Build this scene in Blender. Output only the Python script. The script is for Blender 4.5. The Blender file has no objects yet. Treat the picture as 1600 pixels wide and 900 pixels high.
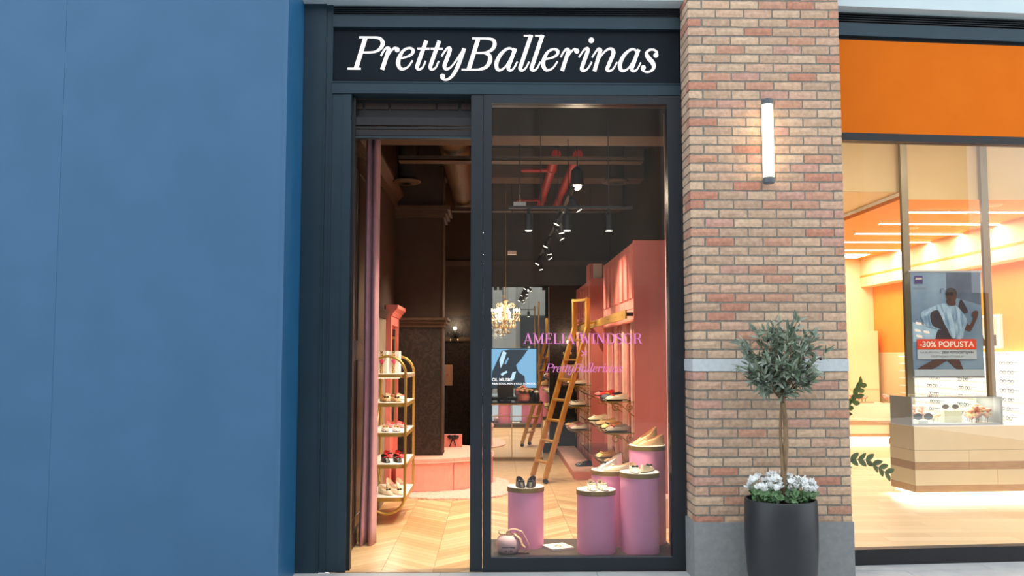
import bpy, bmesh, math, random
from mathutils import Vector, Matrix, Euler
R_ = random.Random(7)
PI = math.pi
scene = bpy.context.scene
col = scene.collection

# ------------------------------------------------------------------ camera, world, exposure
CAM = Vector((0.0, -7.06, 1.666))
YAW, PITCH, FPX = math.radians(-1.23), math.radians(4.29), 1400.0
cam_d = bpy.data.cameras.new('camera'); cam = bpy.data.objects.new('camera', cam_d); col.objects.link(cam)
cam.location = CAM; cam.rotation_euler = Euler((PI/2 + PITCH, 0, YAW), 'XYZ')
cam_d.sensor_width = 36.0; cam_d.lens = 36.0*FPX/1600.0; cam_d.clip_end = 200
scene.camera = cam
CM = cam.rotation_euler.to_matrix()

world = bpy.data.worlds.new('world'); scene.world = world; world.use_nodes = True
bg = world.node_tree.nodes['Background']
bg.inputs[0].default_value = (0.86, 0.94, 1.0, 1); bg.inputs[1].default_value = 2.1
vs = scene.view_settings
vs.view_transform = 'Standard'; vs.look = 'None'; vs.gamma = 1.0; vs.use_curve_mapping = False
vs.exposure = 0.0

def at(px, py, Y):
    """metres on the plane y = Y that pixel (px, py) of the 1600x900 photograph looks at"""
    d = CM @ Vector(((px-800)/FPX, (450-py)/FPX, -1))
    t = (Y - CAM.y)/d.y
    return CAM + d*t
def zat(py, Y, px=800): return at(px, py, Y).z
def xat(px, Y, py=560): return at(px, py, Y).x

# ------------------------------------------------------------------ materials
MATS = {}
def lin(r, g, b):
    def f(c):
        c /= 255.0
        return c/12.92 if c <= 0.04045 else ((c+0.055)/1.055)**2.4
    return (f(r), f(g), f(b), 1)
def mat(name, c, rough=0.5, metal=0.0, c2=None, scale=20.0, bump=0.0, bscale=None, stretch=(1,1,1), emit=None, estr=0.0,
        rand=0.0, sheen=0.0, spec=0.5, coat=0.0, detail=4):
    if name in MATS: return MATS[name]
    m = bpy.data.materials.new(name); m.use_nodes = True
    nt = m.node_tree; b = nt.nodes['Principled BSDF']
    b.inputs['Base Color'].default_value = c; b.inputs['Roughness'].default_value = rough; b.inputs['Metallic'].default_value = metal
    b.inputs['Specular IOR Level'].default_value = spec
    if sheen: b.inputs['Sheen Weight'].default_value = sheen
    if coat: b.inputs['Coat Weight'].default_value = coat
    if emit: b.inputs['Emission Color'].default_value = emit; b.inputs['Emission Strength'].default_value = estr
    out = None
    if c2 or bump or rand:
        tc = nt.nodes.new('ShaderNodeTexCoord'); mp = nt.nodes.new('ShaderNodeMapping'); mp.inputs['Scale'].default_value = stretch
        nt.links.new(tc.outputs['Object'], mp.inputs['Vector'])
        src = mp.outputs['Vector']
        oi = None
        if rand:
            oi = nt.nodes.new('ShaderNodeObjectInfo')
            add = nt.nodes.new('ShaderNodeVectorMath'); add.operation = 'ADD'
            sc_ = nt.nodes.new('ShaderNodeMath'); sc_.operation = 'MULTIPLY'; sc_.inputs[1].default_value = 37.0
            nt.links.new(oi.outputs['Random'], sc_.inputs[0]); nt.links.new(src, add.inputs[0]); nt.links.new(sc_.outputs[0], add.inputs[1]); src = add.outputs[0]
        ns = nt.nodes.new('ShaderNodeTexNoise'); ns.inputs['Scale'].default_value = scale; ns.inputs['Detail'].default_value = detail
        nt.links.new(src, ns.inputs['Vector'])
        if c2:
            mx = nt.nodes.new('ShaderNodeMix'); mx.data_type = 'RGBA'; mx.inputs[6].default_value = c; mx.inputs[7].default_value = c2
            rp = nt.nodes.new('ShaderNodeValToRGB'); rp.color_ramp.elements[0].position = 0.35; rp.color_ramp.elements[1].position = 0.65
            nt.links.new(ns.outputs['Fac'], rp.inputs[0]); nt.links.new(rp.outputs[0], mx.inputs[0]); out = mx.outputs[2]
        if rand:
            hs = nt.nodes.new('ShaderNodeHueSaturation')
            mr = nt.nodes.new('ShaderNodeMapRange'); mr.inputs[3].default_value = 1-rand; mr.inputs[4].default_value = 1+rand
            nt.links.new(oi.outputs['Random'], mr.inputs[0]); nt.links.new(mr.outputs[0], hs.inputs['Value'])
            if out: nt.links.new(out, hs.inputs['Color'])
            else: hs.inputs['Color'].default_value = c
            out = hs.outputs[0]
        if out: nt.links.new(out, b.inputs['Base Color'])
        if bump:
            n2 = ns
            if bscale:
                n2 = nt.nodes.new('ShaderNodeTexNoise'); n2.inputs['Scale'].default_value = bscale; n2.inputs['Detail'].default_value = 3
                nt.links.new(src, n2.inputs['Vector'])
            bp = nt.nodes.new('ShaderNodeBump'); bp.inputs['Strength'].default_value = bump; bp.inputs['Distance'].default_value = 0.01
            nt.links.new(n2.outputs['Fac'], bp.inputs['Height']); nt.links.new(bp.outputs[0], b.inputs['Normal'])
    MATS[name] = m
    return m
def ramp_by_object(name, stops, rough=0.85, nscale=30, bump=0.35, vary=0.12, stretch=(1,1,1)):
    """each object takes one colour out of the stops, with grain"""
    m = bpy.data.materials.new(name); m.use_nodes = True; nt = m.node_tree; b = nt.nodes['Principled BSDF']
    b.inputs['Roughness'].default_value = rough; b.inputs['Specular IOR Level'].default_value = 0.25
    oi = nt.nodes.new('ShaderNodeObjectInfo'); rp = nt.nodes.new('ShaderNodeValToRGB'); cr = rp.color_ramp; cr.interpolation = 'CONSTANT'
    while len(cr.elements) < len(stops): cr.elements.new(0.5)
    for e, (p, c) in zip(cr.elements, stops): e.position = p; e.color = c
    nt.links.new(oi.outputs['Random'], rp.inputs[0])
    tc = nt.nodes.new('ShaderNodeTexCoord'); mp = nt.nodes.new('ShaderNodeMapping'); mp.inputs['Scale'].default_value = stretch
    nt.links.new(tc.outputs['Object'], mp.inputs['Vector'])
    sc_ = nt.nodes.new('ShaderNodeMath'); sc_.operation = 'MULTIPLY'; sc_.inputs[1].default_value = 53.0; nt.links.new(oi.outputs['Random'], sc_.inputs[0])
    add = nt.nodes.new('ShaderNodeVectorMath'); nt.links.new(mp.outputs[0], add.inputs[0]); nt.links.new(sc_.outputs[0], add.inputs[1])
    ns = nt.nodes.new('ShaderNodeTexNoise'); ns.inputs['Scale'].default_value = nscale; ns.inputs['Detail'].default_value = 5
    nt.links.new(add.outputs[0], ns.inputs['Vector'])
    mr = nt.nodes.new('ShaderNodeMapRange'); mr.inputs[1].default_value = 0.3; mr.inputs[2].default_value = 0.7
    mr.inputs[3].default_value = 1-vary; mr.inputs[4].default_value = 1+vary
    nt.links.new(ns.outputs['Fac'], mr.inputs[0])
    hs = nt.nodes.new('ShaderNodeHueSaturation'); nt.links.new(rp.outputs[0], hs.inputs['Color']); nt.links.new(mr.outputs[0], hs.inputs['Value'])
    nt.links.new(hs.outputs[0], b.inputs['Base Color'])
    if bump:
        bp = nt.nodes.new('ShaderNodeBump'); bp.inputs['Strength'].default_value = bump; bp.inputs['Distance'].default_value = 0.01
        nt.links.new(ns.outputs['Fac'], bp.inputs['Height']); nt.links.new(bp.outputs[0], b.inputs['Normal'])
    MATS[name] = m; return m
def emission(name, c, s):
    if name in MATS: return MATS[name]
    return mat(name, (0.0,0.0,0.0,1), 0.6, emit=c, estr=s)
def glass(name, tint=(1,1,1,1), rough=0.0, ior=1.45):
    m = bpy.data.materials.new(name); m.use_nodes = True; nt = m.node_tree; nt.nodes.clear()
    o = nt.nodes.new('ShaderNodeOutputMaterial'); tr = nt.nodes.new('ShaderNodeBsdfTransparent'); tr.inputs[0].default_value = tint
    gl = nt.nodes.new('ShaderNodeBsdfGlossy'); gl.inputs['Roughness'].default_value = rough
    fr = nt.nodes.new('ShaderNodeFresnel'); fr.inputs[0].default_value = ior
    mx = nt.nodes.new('ShaderNodeMixShader'); nt.links.new(fr.outputs[0], mx.inputs[0]); nt.links.new(tr.outputs[0], mx.inputs[1]); nt.links.new(gl.outputs[0], mx.inputs[2])
    nt.links.new(mx.outputs[0], o.inputs[0]); MATS[name] = m; return m
def spots(name, base, dark, scale=60, rough=0.5, thr=0.32):
    """animal-print / speckle material"""
    m = bpy.data.materials.new(name); m.use_nodes = True; nt = m.node_tree; b = nt.nodes['Principled BSDF']; b.inputs['Roughness'].default_value = rough
    tc = nt.nodes.new('ShaderNodeTexCoord'); vo = nt.nodes.new('ShaderNodeTexVoronoi'); vo.inputs['Scale'].default_value = scale
    rp = nt.nodes.new('ShaderNodeValToRGB'); rp.color_ramp.interpolation = 'CONSTANT'
    rp.color_ramp.elements[0].color = dark; rp.color_ramp.elements[1].position = thr; rp.color_ramp.elements[1].color = base
    nt.links.new(tc.outputs['Object'], vo.inputs['Vector']); nt.links.new(vo.outputs['Distance'], rp.inputs[0]); nt.links.new(rp.outputs[0], b.inputs['Base Color'])
    MATS[name] = m; return m
def stripes(name, c1, c2, freq=180, axis='Y', rough=0.5):
    m = bpy.data.materials.new(name); m.use_nodes = True; nt = m.node_tree; b = nt.nodes['Principled BSDF']; b.inputs['Roughness'].default_value = rough
    tc = nt.nodes.new('ShaderNodeTexCoord'); w = nt.nodes.new('ShaderNodeTexWave'); w.bands_direction = axis; w.inputs['Scale'].default_value = freq/6.28
    rp = nt.nodes.new('ShaderNodeValToRGB'); rp.color_ramp.interpolation = 'CONSTANT'
    rp.color_ramp.elements[0].color = c1; rp.color_ramp.elements[1].position = 0.5; rp.color_ramp.elements[1].color = c2
    nt.links.new(tc.outputs['Object'], w.inputs['Vector']); nt.links.new(w.outputs['Fac'], rp.inputs[0]); nt.links.new(rp.outputs[0], b.inputs['Base Color'])
    MATS[name] = m; return m
def damask(name, c1, c2, scale=7):
    m = bpy.data.materials.new(name); m.use_nodes = True; nt = m.node_tree; b = nt.nodes['Principled BSDF']; b.inputs['Roughness'].default_value = 0.6
    tc = nt.nodes.new('ShaderNodeTexCoord'); ns = nt.nodes.new('ShaderNodeTexNoise'); ns.inputs['Scale'].default_value = scale; ns.inputs['Detail'].default_value = 1.5; ns.inputs['Distortion'].default_value = 2.2
    rp = nt.nodes.new('ShaderNodeValToRGB'); e = rp.color_ramp.elements
    e[0].position = 0.46; e[0].color = c1; e[1].position = 0.50; e[1].color = c2
    e2 = rp.color_ramp.elements.new(0.56); e2.color = c2; e3 = rp.color_ramp.elements.new(0.60); e3.color = c1
    nt.links.new(tc.outputs['Object'], ns.inputs['Vector']); nt.links.new(ns.outputs['Fac'], rp.inputs[0]); nt.links.new(rp.outputs[0], b.inputs['Base Color'])
    MATS[name] = m; return m

M_BRICK = ramp_by_object('brick', [(0.0, lin(199,169,144)), (0.16, lin(191,160,136)), (0.30, lin(205,175,148)), (0.42, lin(185,155,132)), (0.54, lin(199,163,140)),
    (0.66, lin(192,146,123)), (0.76, lin(203,169,142)), (0.86, lin(187,133,112)), (0.94, lin(194,151,134))], 0.9, 34, 0.4, 0.16)
M_MORTAR = mat('mortar', lin(142,136,126), 0.95, c2=lin(122,118,110), scale=60, bump=0.3)
M_STONE = mat('grey_stone', lin(146,148,148), 0.8, c2=lin(136,138,139), scale=25, bump=0.05)
M_BAND = mat('pale_band', lin(202,207,210), 0.7, c2=lin(193,199,203), scale=30)
M_TILE = mat('floor_tile', lin(205,205,203), 0.45, c2=lin(190,191,192), scale=6, rand=0.04)
M_GROUT = mat('grout', lin(150,152,155), 0.9, c2=lin(140,142,145), scale=40)
M_HOARD = mat('hoarding_blue', lin(59,101,139), 0.6, c2=lin(54,97,133), scale=2.5, rand=0.01, bump=0.03, bscale=300)
M_HSIDE = mat('hoarding_side_blue', lin(30,94,138), 0.4, c2=lin(34,99,143), scale=3)
M_FRAME = mat('frame_blue_black', lin(36,58,70), 0.38, c2=lin(33,54,66), scale=4, metal=0.25)
M_FRAME2 = mat('frame_charcoal', lin(36,42,50), 0.4, c2=lin(33,39,46), scale=4, metal=0.2)
M_BLACK = mat('black_paint', lin(24,25,28), 0.45, c2=lin(20,21,24), scale=9)
M_SIGN = mat('sign_board', lin(13,24,34), 0.55, c2=lin(11,21,30), scale=5, spec=0.2)
M_WHITE_BEAM = mat('white_beam', lin(198,212,216), 0.6, c2=lin(193,208,213), scale=3)
M_LETTER = emission('letter_light', (1.0,0.95,0.98,1), 1.35)
M_PINKVINYL = mat('pink_vinyl', lin(252,142,218), 0.5, c2=lin(250,138,214), scale=20)
M_GLASS = glass('window_glass')
M_GLASS2 = glass('shelf_glass', (0.93,0.97,0.95,1))
M_WOODDARK = mat('dark_wood', lin(58,40,32), 0.45, c2=lin(46,31,25), scale=9, stretch=(6,6,1), bump=0.05)
M_WALLDARK = mat('brown_wall', lin(60,46,38), 0.75, c2=lin(54,41,34), scale=6)
M_DAMASK = damask('damask_paper', lin(30,24,22), lin(52,43,38))
M_MOULD = mat('brown_moulding', lin(78,60,46), 0.6, c2=lin(70,54,41), scale=8)
M_WALLLIT = mat('lit_wall_beige', lin(150,140,124), 0.7, c2=lin(142,132,117), scale=5)  # lighter beige paints the shelf LED glow into the lower left wall
M_CEIL = mat('dark_ceiling', lin(44,36,31), 0.9, c2=lin(34,28,25), scale=3)
M_BEAM = mat('brown_bulkhead', lin(92,74,60), 0.9, c2=lin(84,67,54), scale=3)
M_DUCT = mat('duct_foil', lin(112,88,64), 0.55, metal=0.3, c2=lin(86,66,48), scale=14, stretch=(1,6,1), bump=0.5)
M_REDPIPE = mat('red_pipe', lin(190,40,28), 0.45, c2=lin(175,34,24), scale=8)
M_GOLD = mat('brushed_gold', lin(204,170,96), 0.34, metal=0.6, c2=lin(192,158,86), scale=20, stretch=(1,1,8))
M_GOLDRIM = mat('gold_rim', lin(150,124,64), 0.42, metal=0.5, c2=lin(138,112,56), scale=15)
M_LADDER = mat('ladder_amber', lin(200,156,80), 0.4, metal=0.3, c2=lin(188,144,70), scale=10, stretch=(1,1,0.2))
M_PINKCAB = mat('cabinet_pink', lin(228,134,126), 0.5, c2=lin(222,128,121), scale=4)
M_PINKCABL = mat('cabinet_pink_door', lin(236,152,142), 0.45, c2=lin(231,146,137), scale=5)
M_PINKCYL = mat('cylinder_pink', lin(238,162,206), 0.5, c2=lin(235,158,203), scale=5, spec=0.4)
M_WHITE = mat('white_lacquer', lin(242,240,236), 0.4, c2=lin(236,234,230), scale=9)
M_BENCH = mat('bench_pink', lin(240,182,168), 0.8, c2=lin(235,174,160), scale=12, sheen=0.4, bump=0.05)
M_RUG = mat('rug_pink', lin(244,204,194), 0.95, c2=lin(234,186,176), scale=40, bump=1.0, sheen=0.5)
M_CURTAIN = mat('curtain_mauve', lin(204,146,160), 0.7, c2=lin(196,138,152), scale=14, sheen=0.4)
M_DRAPE = mat('satin_drape', lin(238,188,172), 0.4, c2=lin(228,172,156), scale=12, sheen=0.3)
M_MIRROR = mat('mirror_silver', (0.78,0.82,0.80,1), 0.02, metal=1.0, c2=(0.77,0.81,0.79,1), scale=1)
M_STAGE = mat('stage_grey', lin(84,76,72), 0.5, c2=lin(76,69,65), scale=8)
M_WOODPLANK = ramp_by_object('oak_plank', [(0.0, lin(216,182,138)), (0.2, lin(226,195,152)), (0.4, lin(208,172,128)), (0.6, lin(230,202,160)), (0.8, lin(200,164,120))], 0.28, 10, 0.06, 0.08, (14,1.2,1))
M_WOODBASE = mat('oak_base', lin(206,172,130), 0.35, c2=lin(222,190,148), scale=9)
M_SOIL = mat('soil', lin(60,46,36), 0.95, c2=lin(42,32,26), scale=60, bump=0.6)
M_POT = mat('pot_charcoal', lin(40,43,48), 0.42, c2=lin(37,40,45), scale=10)
M_BARK = mat('bark', lin(150,122,92), 0.9, c2=lin(112,90,68), scale=30, stretch=(1,1,0.3), bump=0.6)
M_LEAF = ramp_by_object('olive_leaf', [(0.0, lin(116,132,110)), (0.25, lin(146,158,140)), (0.5, lin(100,118,96)), (0.7, lin(176,184,172)), (0.85, lin(128,142,116))], 0.5, 40, 0.0, 0.08)
M_LEAF2 = mat('olive_leaf_mass', lin(104,122,100), 0.55, c2=lin(160,172,158), scale=9)
M_CYCLEAF = mat('cyclamen_leaf', lin(70,110,62), 0.5, c2=lin(128,158,116), scale=35)
M_PETAL = mat('white_petal', lin(244,244,242), 0.55, c2=lin(234,236,236), scale=14)
M_OLIVE = mat('black_olive', lin(40,34,40), 0.35, c2=lin(52,42,46), scale=20)
M_PLASTIC = mat('grey_cap', lin(92,98,104), 0.45, c2=lin(86,92,98), scale=9)
M_TUBE = emission('lamp_tube_light', (1.0,0.80,0.55,1), 7.0)
M_BULB = emission('warm_bulb', (1.0,0.78,0.45,1), 14.0)
M_LAMPFACE = emission('spot_face_light', (1.0,0.84,0.60,1), 12.0)
M_ORANGE = mat('orange_panel', lin(218,108,10), 0.7, c2=lin(215,105,8), scale=4, spec=0.15)
M_ORANGEIN = mat('orange_interior', lin(255,160,50), 0.6, c2=lin(252,156,46), scale=4)
M_CREAM = mat('cream_wall', lin(250,224,176), 0.7, c2=lin(248,220,170), scale=3)
M_BULK = mat('beige_bulkhead', lin(222,202,156), 0.75, c2=lin(218,198,150), scale=3)
M_OAKLIGHT = ramp_by_object('pale_plank', [(0.0, lin(226,206,166)), (0.3, lin(232,214,176)), (0.6, lin(218,197,156)), (0.8, lin(236,220,184))], 0.35, 12, 0.0, 0.05, (1,10,1))
M_LIGHTBAR = emission('light_bar', (1.0,0.93,0.80,1), 9.0)
M_LED = emission('led_strip', (1.0,0.90,0.68,1), 9.0)
M_POSTMET = mat('post_metal', lin(150,142,120), 0.35, metal=0.6, c2=lin(140,132,110), scale=3)
M_COUNTER = mat('counter_cream', lin(226,216,186), 0.4, c2=lin(222,212,181), scale=4)
M_COUNTERBR = mat('counter_oak', lin(182,150,112), 0.45, c2=lin(170,138,101), scale=7, stretch=(1,6,6))
M_CASE = mat('case_grey', lin(168,178,186), 0.4, c2=lin(160,170,178), scale=6)
M_CORAL = mat('coral_petal', lin(244,140,124), 0.6, c2=lin(250,190,176), scale=18)
M_SHELFLIT = emission('backlit_panel', (1.0,0.93,0.78,1), 1.5)
M_CRYSTAL = mat('crystal', lin(250,225,180), 0.08, c2=lin(255,235,200), scale=9, emit=(1.0,0.75,0.42,1), estr=0.0, spec=0.9)
M_PLANT = mat('shop_plant_leaf', lin(104,130,52), 0.45, c2=lin(126,150,70), scale=9)

# ------------------------------------------------------------------ mesh builder
class MB:
    def __init__(s): s.v = []; s.f = []
    def add(s, vs_, fs):
        o = len(s.v); s.v += [tuple(p) for p in vs_]; s.f += [tuple(i+o for i in q) for q in fs]; return s
    def box(s, x0, x1, y0, y1, z0, z1):
        return s.add([(x0,y0,z0),(x1,y0,z0),(x1,y1,z0),(x0,y1,z0),(x0,y0,z1),(x1,y0,z1),(x1,y1,z1),(x0,y1,z1)],
            [(0,3,2,1),(4,5,6,7),(0,1,5,4),(1,2,6,5),(2,3,7,6),(3,0,4,7)])
    def cbox(s, c, d): return s.box(c[0]-d[0]/2,c[0]+d[0]/2,c[1]-d[1]/2,c[1]+d[1]/2,c[2]-d[2]/2,c[2]+d[2]/2)
    def lathe(s, prof, n=24, c=(0,0,0), cap=True):
        vs_ = []; fs = []
        for r, z in prof:
            for k in range(n):
                a = 2*PI*k/n; vs_.append((c[0]+r*math.cos(a), c[1]+r*math.sin(a), c[2]+z))
        m = len(prof)
        for i in range(m-1):
            for k in range(n):
                fs.append((i*n+k, i*n+(k+1)%n, (i+1)*n+(k+1)%n, (i+1)*n+k))
        if cap: fs.append(tuple(range(n-1,-1,-1))); fs.append(tuple((m-1)*n+k for k in range(n)))
        return s.add(vs_, fs)
    def tube(s, pts, r, n=8, closed=False, caps=True):
        P = [Vector(p) for p in pts]; m = len(P)
        rr = r if isinstance(r, (list,tuple)) else [r]*m
        vs_ = []; fs = []; up = None
        for i in range(m):
            if closed: t = P[(i+1)%m]-P[i-1]
            else: t = P[min(i+1,m-1)]-P[max(i-1,0)]
            t.normalize()
            if up is None:
                up = Vector((0,0,1)) if abs(t.z) < 0.9 else Vector((1,0,0))
            up = (up - t*up.dot(t))
            if up.length < 1e-5: up = t.orthogonal()
            up.normalize(); sd = t.cross(up)
            for k in range(n):
                a = 2*PI*k/n; q = P[i] + (up*math.cos(a)+sd*math.sin(a))*rr[i]; vs_.append(q)
        for i in range(m if closed else m-1):
            j = (i+1)%m
            for k in range(n): fs.append((i*n+k, i*n+(k+1)%n, j*n+(k+1)%n, j*n+k))
        if not closed and caps: fs.append(tuple(range(n-1,-1,-1))); fs.append(tuple((m-1)*n+k for k in range(n)))
        return s.add(vs_, fs)
    def cyl(s, p0, p1, r, n=12): return s.tube([p0,p1], r, n)
    def prism(s, poly, ext):
        n = len(poly); e = Vector(ext); a = [Vector(p) for p in poly]; b = [p+e for p in a]
        return s.add(a+b, [tuple(range(n-1,-1,-1)), tuple(range(n,2*n))] + [(i,(i+1)%n,n+(i+1)%n,n+i) for i in range(n)])
    def ball(s, c, r, n=10, m=6, sc=(1,1,1)):
        vs_ = [(c[0],c[1],c[2]-r*sc[2])]; fs = []
        for i in range(1,m):
            t = -PI/2+PI*i/m
            for k in range(n):
                a = 2*PI*k/n; vs_.append((c[0]+r*sc[0]*math.cos(t)*math.cos(a), c[1]+r*sc[1]*math.cos(t)*math.sin(a), c[2]+r*sc[2]*math.sin(t)))
        vs_.append((c[0],c[1],c[2]+r*sc[2])); top = len(vs_)-1
        for k in range(n):
            fs.append((0, 1+(k+1)%n, 1+k)); fs.append((top, 1+(m-2)*n+k, 1+(m-2)*n+(k+1)%n))
        for i in range(m-2):
            for k in range(n): fs.append((1+i*n+k, 1+i*n+(k+1)%n, 1+(i+1)*n+(k+1)%n, 1+(i+1)*n+k))
        return s.add(vs_, fs)
    def grid(s, fn, nu, nv, closed_u=False):
        vs_ = [fn(i/(nu if closed_u else nu), j/nv) for j in range(nv+1) for i in range(nu + (0 if closed_u else 1))]
        w = nu if closed_u else nu+1; fs = []
        for j in range(nv):
            for i in range(nu):
                k = (i+1)%w if closed_u else i+1
                fs.append((j*w+i, j*w+k, (j+1)*w+k, (j+1)*w+i))
        return s.add(vs_, fs)
    def sheet(s, fn, nu, nv, th):
        """a cloth-like sheet of thickness th: front and back surfaces with edges"""
        F = [[Vector(fn(i/nu, j/nv)) for i in range(nu+1)] for j in range(nv+1)]
        vs_ = []; w = nu+1
        for j in range(nv+1):
            for i in range(nu+1): vs_.append(F[j][i])
        for j in range(nv+1):
            for i in range(nu+1):
                du = F[j][min(i+1,nu)]-F[j][max(i-1,0)]; dv = F[min(j+1,nv)][i]-F[max(j-1,0)][i]
                nn = du.cross(dv); nn = nn.normalized() if nn.length > 1e-9 else Vector((0,1,0)); vs_.append(F[j][i]+nn*th)
        N = w*(nv+1); fs = []
        for j in range(nv):
            for i in range(nu):
                a,b,c,d = j*w+i, j*w+i+1, (j+1)*w+i+1, (j+1)*w+i
                fs.append((a,b,c,d)); fs.append((N+d,N+c,N+b,N+a))
        for j in range(nv):
            for i in (0,nu):
                a,d = j*w+i,(j+1)*w+i; fs.append((a,d,N+d,N+a))
        for i in range(nu):
            for j in (0,nv):
                a,b = j*w+i,j*w+i+1; fs.append((a,N+a,N+b,b))
        return s.add(vs_, fs)
    def move(s, M): s.v = [tuple(M @ Vector(p)) for p in s.v]; return s
    def mesh(s, name, m, smooth=False):
        me = bpy.data.meshes.new(name); me.from_pydata([tuple(p) for p in s.v], [], s.f)
        bm = bmesh.new(); bm.from_mesh(me); bmesh.ops.recalc_face_normals(bm, faces=bm.faces); bm.to_mesh(me); bm.free()
        if smooth:
            me.polygons.foreach_set('use_smooth', [True]*len(me.polygons))
            if smooth == 'auto':
                me.set_sharp_from_angle(angle=math.radians(38))
        me.materials.append(m); me.update(); return me

def link(name, data, parent=None, loc=(0,0,0), rz=0.0):
    o = bpy.data.objects.new(name, data); col.objects.link(o); o.location = loc; o.rotation_euler = (0,0,rz)
    if parent: o.parent = parent
    return o
def part(name, mb, m, parent, smooth=False, loc=(0,0,0), rz=0.0, label=None, kind=None):
    o = link(name, mb.mesh(name, m, smooth), parent, loc, rz)
    if label: o['label'] = label
    if kind: o['kind'] = kind
    return o
def tag(o, label=None, cat=None, group=None, kind=None):
    if label: o['label'] = label
    if cat: o['category'] = cat
    if group: o['group'] = group
    if kind: o['kind'] = kind
    return o
def thing(name, label, cat, loc=(0,0,0), rz=0.0, group=None): return tag(link(name, None, None, loc, rz), label, cat, group)
def single(name, mb, m, label, cat, loc=(0,0,0), rz=0.0, group=None, smooth=False):
    return tag(part(name, mb, m, None, smooth, loc, rz), label, cat, group)
def struct(name, mb, m, label, cat=None, smooth=False, loc=(0,0,0), rz=0.0):
    return tag(part(name, mb, m, None, smooth, loc, rz), label, cat or 'building part', None, 'structure')
def sroot(name, label, cat, loc=(0,0,0), rz=0.0): return tag(link(name, None, None, loc, rz), label, cat, None, 'structure')
def bx(*a): return MB().box(*a)
def lamp(name, kind, parent, loc, energy, color, **kw):
    l = bpy.data.lights.new(name, kind); l.energy = energy; l.color = color
    o = link(name, l, parent, loc)
    if kind == 'SPOT':
        l.spot_size = math.radians(kw.get('size', 90)); l.spot_blend = kw.get('blend', 0.6); l.shadow_soft_size = kw.get('soft', 0.03)
        if 'rot' in kw: o.rotation_euler = kw['rot']
    elif kind == 'POINT': l.shadow_soft_size = kw.get('soft', 0.05)
    elif kind == 'AREA':
        l.shape = 'RECTANGLE'; l.size = kw['sx']; l.size_y = kw['sy']
        if 'rot' in kw: o.rotation_euler = kw['rot']
    return o
WARM = (1.0, 0.80, 0.56); WARM2 = (1.0, 0.90, 0.74)

# ------------------------------------------------------------------ lettering made of pen strokes
def spline(P, W, sub=7):
    if len(P) == 2: return [Vector(p) for p in P], list(W)
    out, ow = [], []
    n = len(P)
    for i in range(n-1):
        p0,p1,p2,p3 = [Vector(P[max(0,min(n-1,k))]) for k in (i-1,i,i+1,i+2)]
        for s in range(sub):
            t = s/sub
            q = 0.5*((2*p1)+(-p0+p2)*t+(2*p0-5*p1+4*p2-p3)*t*t+(-p0+3*p1-3*p2+p3)*t**3)
            out.append(q); ow.append(W[i]*(1-t)+W[i+1]*t)
    out.append(Vector(P[-1])); ow.append(W[-1]); return out, ow
def stroke(mb, P, W, k, ox, oy, depth):
    """pen stroke in glyph units (y up), scaled by k to metres, extruded towards -y"""
    if not isinstance(W, (list,tuple)): W = [W]*len(P)
    pts, ws = spline(P, W); L, Rr = [], []
    for i, p in enumerate(pts):
        t = pts[min(i+1,len(pts)-1)]-pts[max(i-1,0)]; t.normalize(); nrm = Vector((-t.y,t.x))
        L.append(p+nrm*ws[i]/2); Rr.append(p-nrm*ws[i]/2)
    m = len(pts); f = lambda q, y: ((q.x-ox)*k, y, (q.y-oy)*k)
    vs_ = [f(q,-depth) for q in L]+[f(q,-depth) for q in Rr]+[f(q,0) for q in L]+[f(q,0) for q in Rr]; fs = []
    for i in range(m-1):
        fs += [(i,i+1,m+i+1,m+i),(2*m+i,3*m+i,3*m+i+1,2*m+i+1),(i,2*m+i,2*m+i+1,i+1),(m+i,m+i+1,3*m+i+1,3*m+i)]
    fs += [(0,m,3*m,2*m),(m-1,3*m-1,4*m-1,2*m-1)]
    mb.add(vs_, fs)
def disc(mb, c, r, k, ox, oy, depth, n=16):
    mb.prism([((c[0]+r*math.cos(2*PI*i/n)-ox)*k, -depth, (c[1]+r*math.sin(2*PI*i/n)-oy)*k) for i in range(n)], (0,depth,0))
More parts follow.
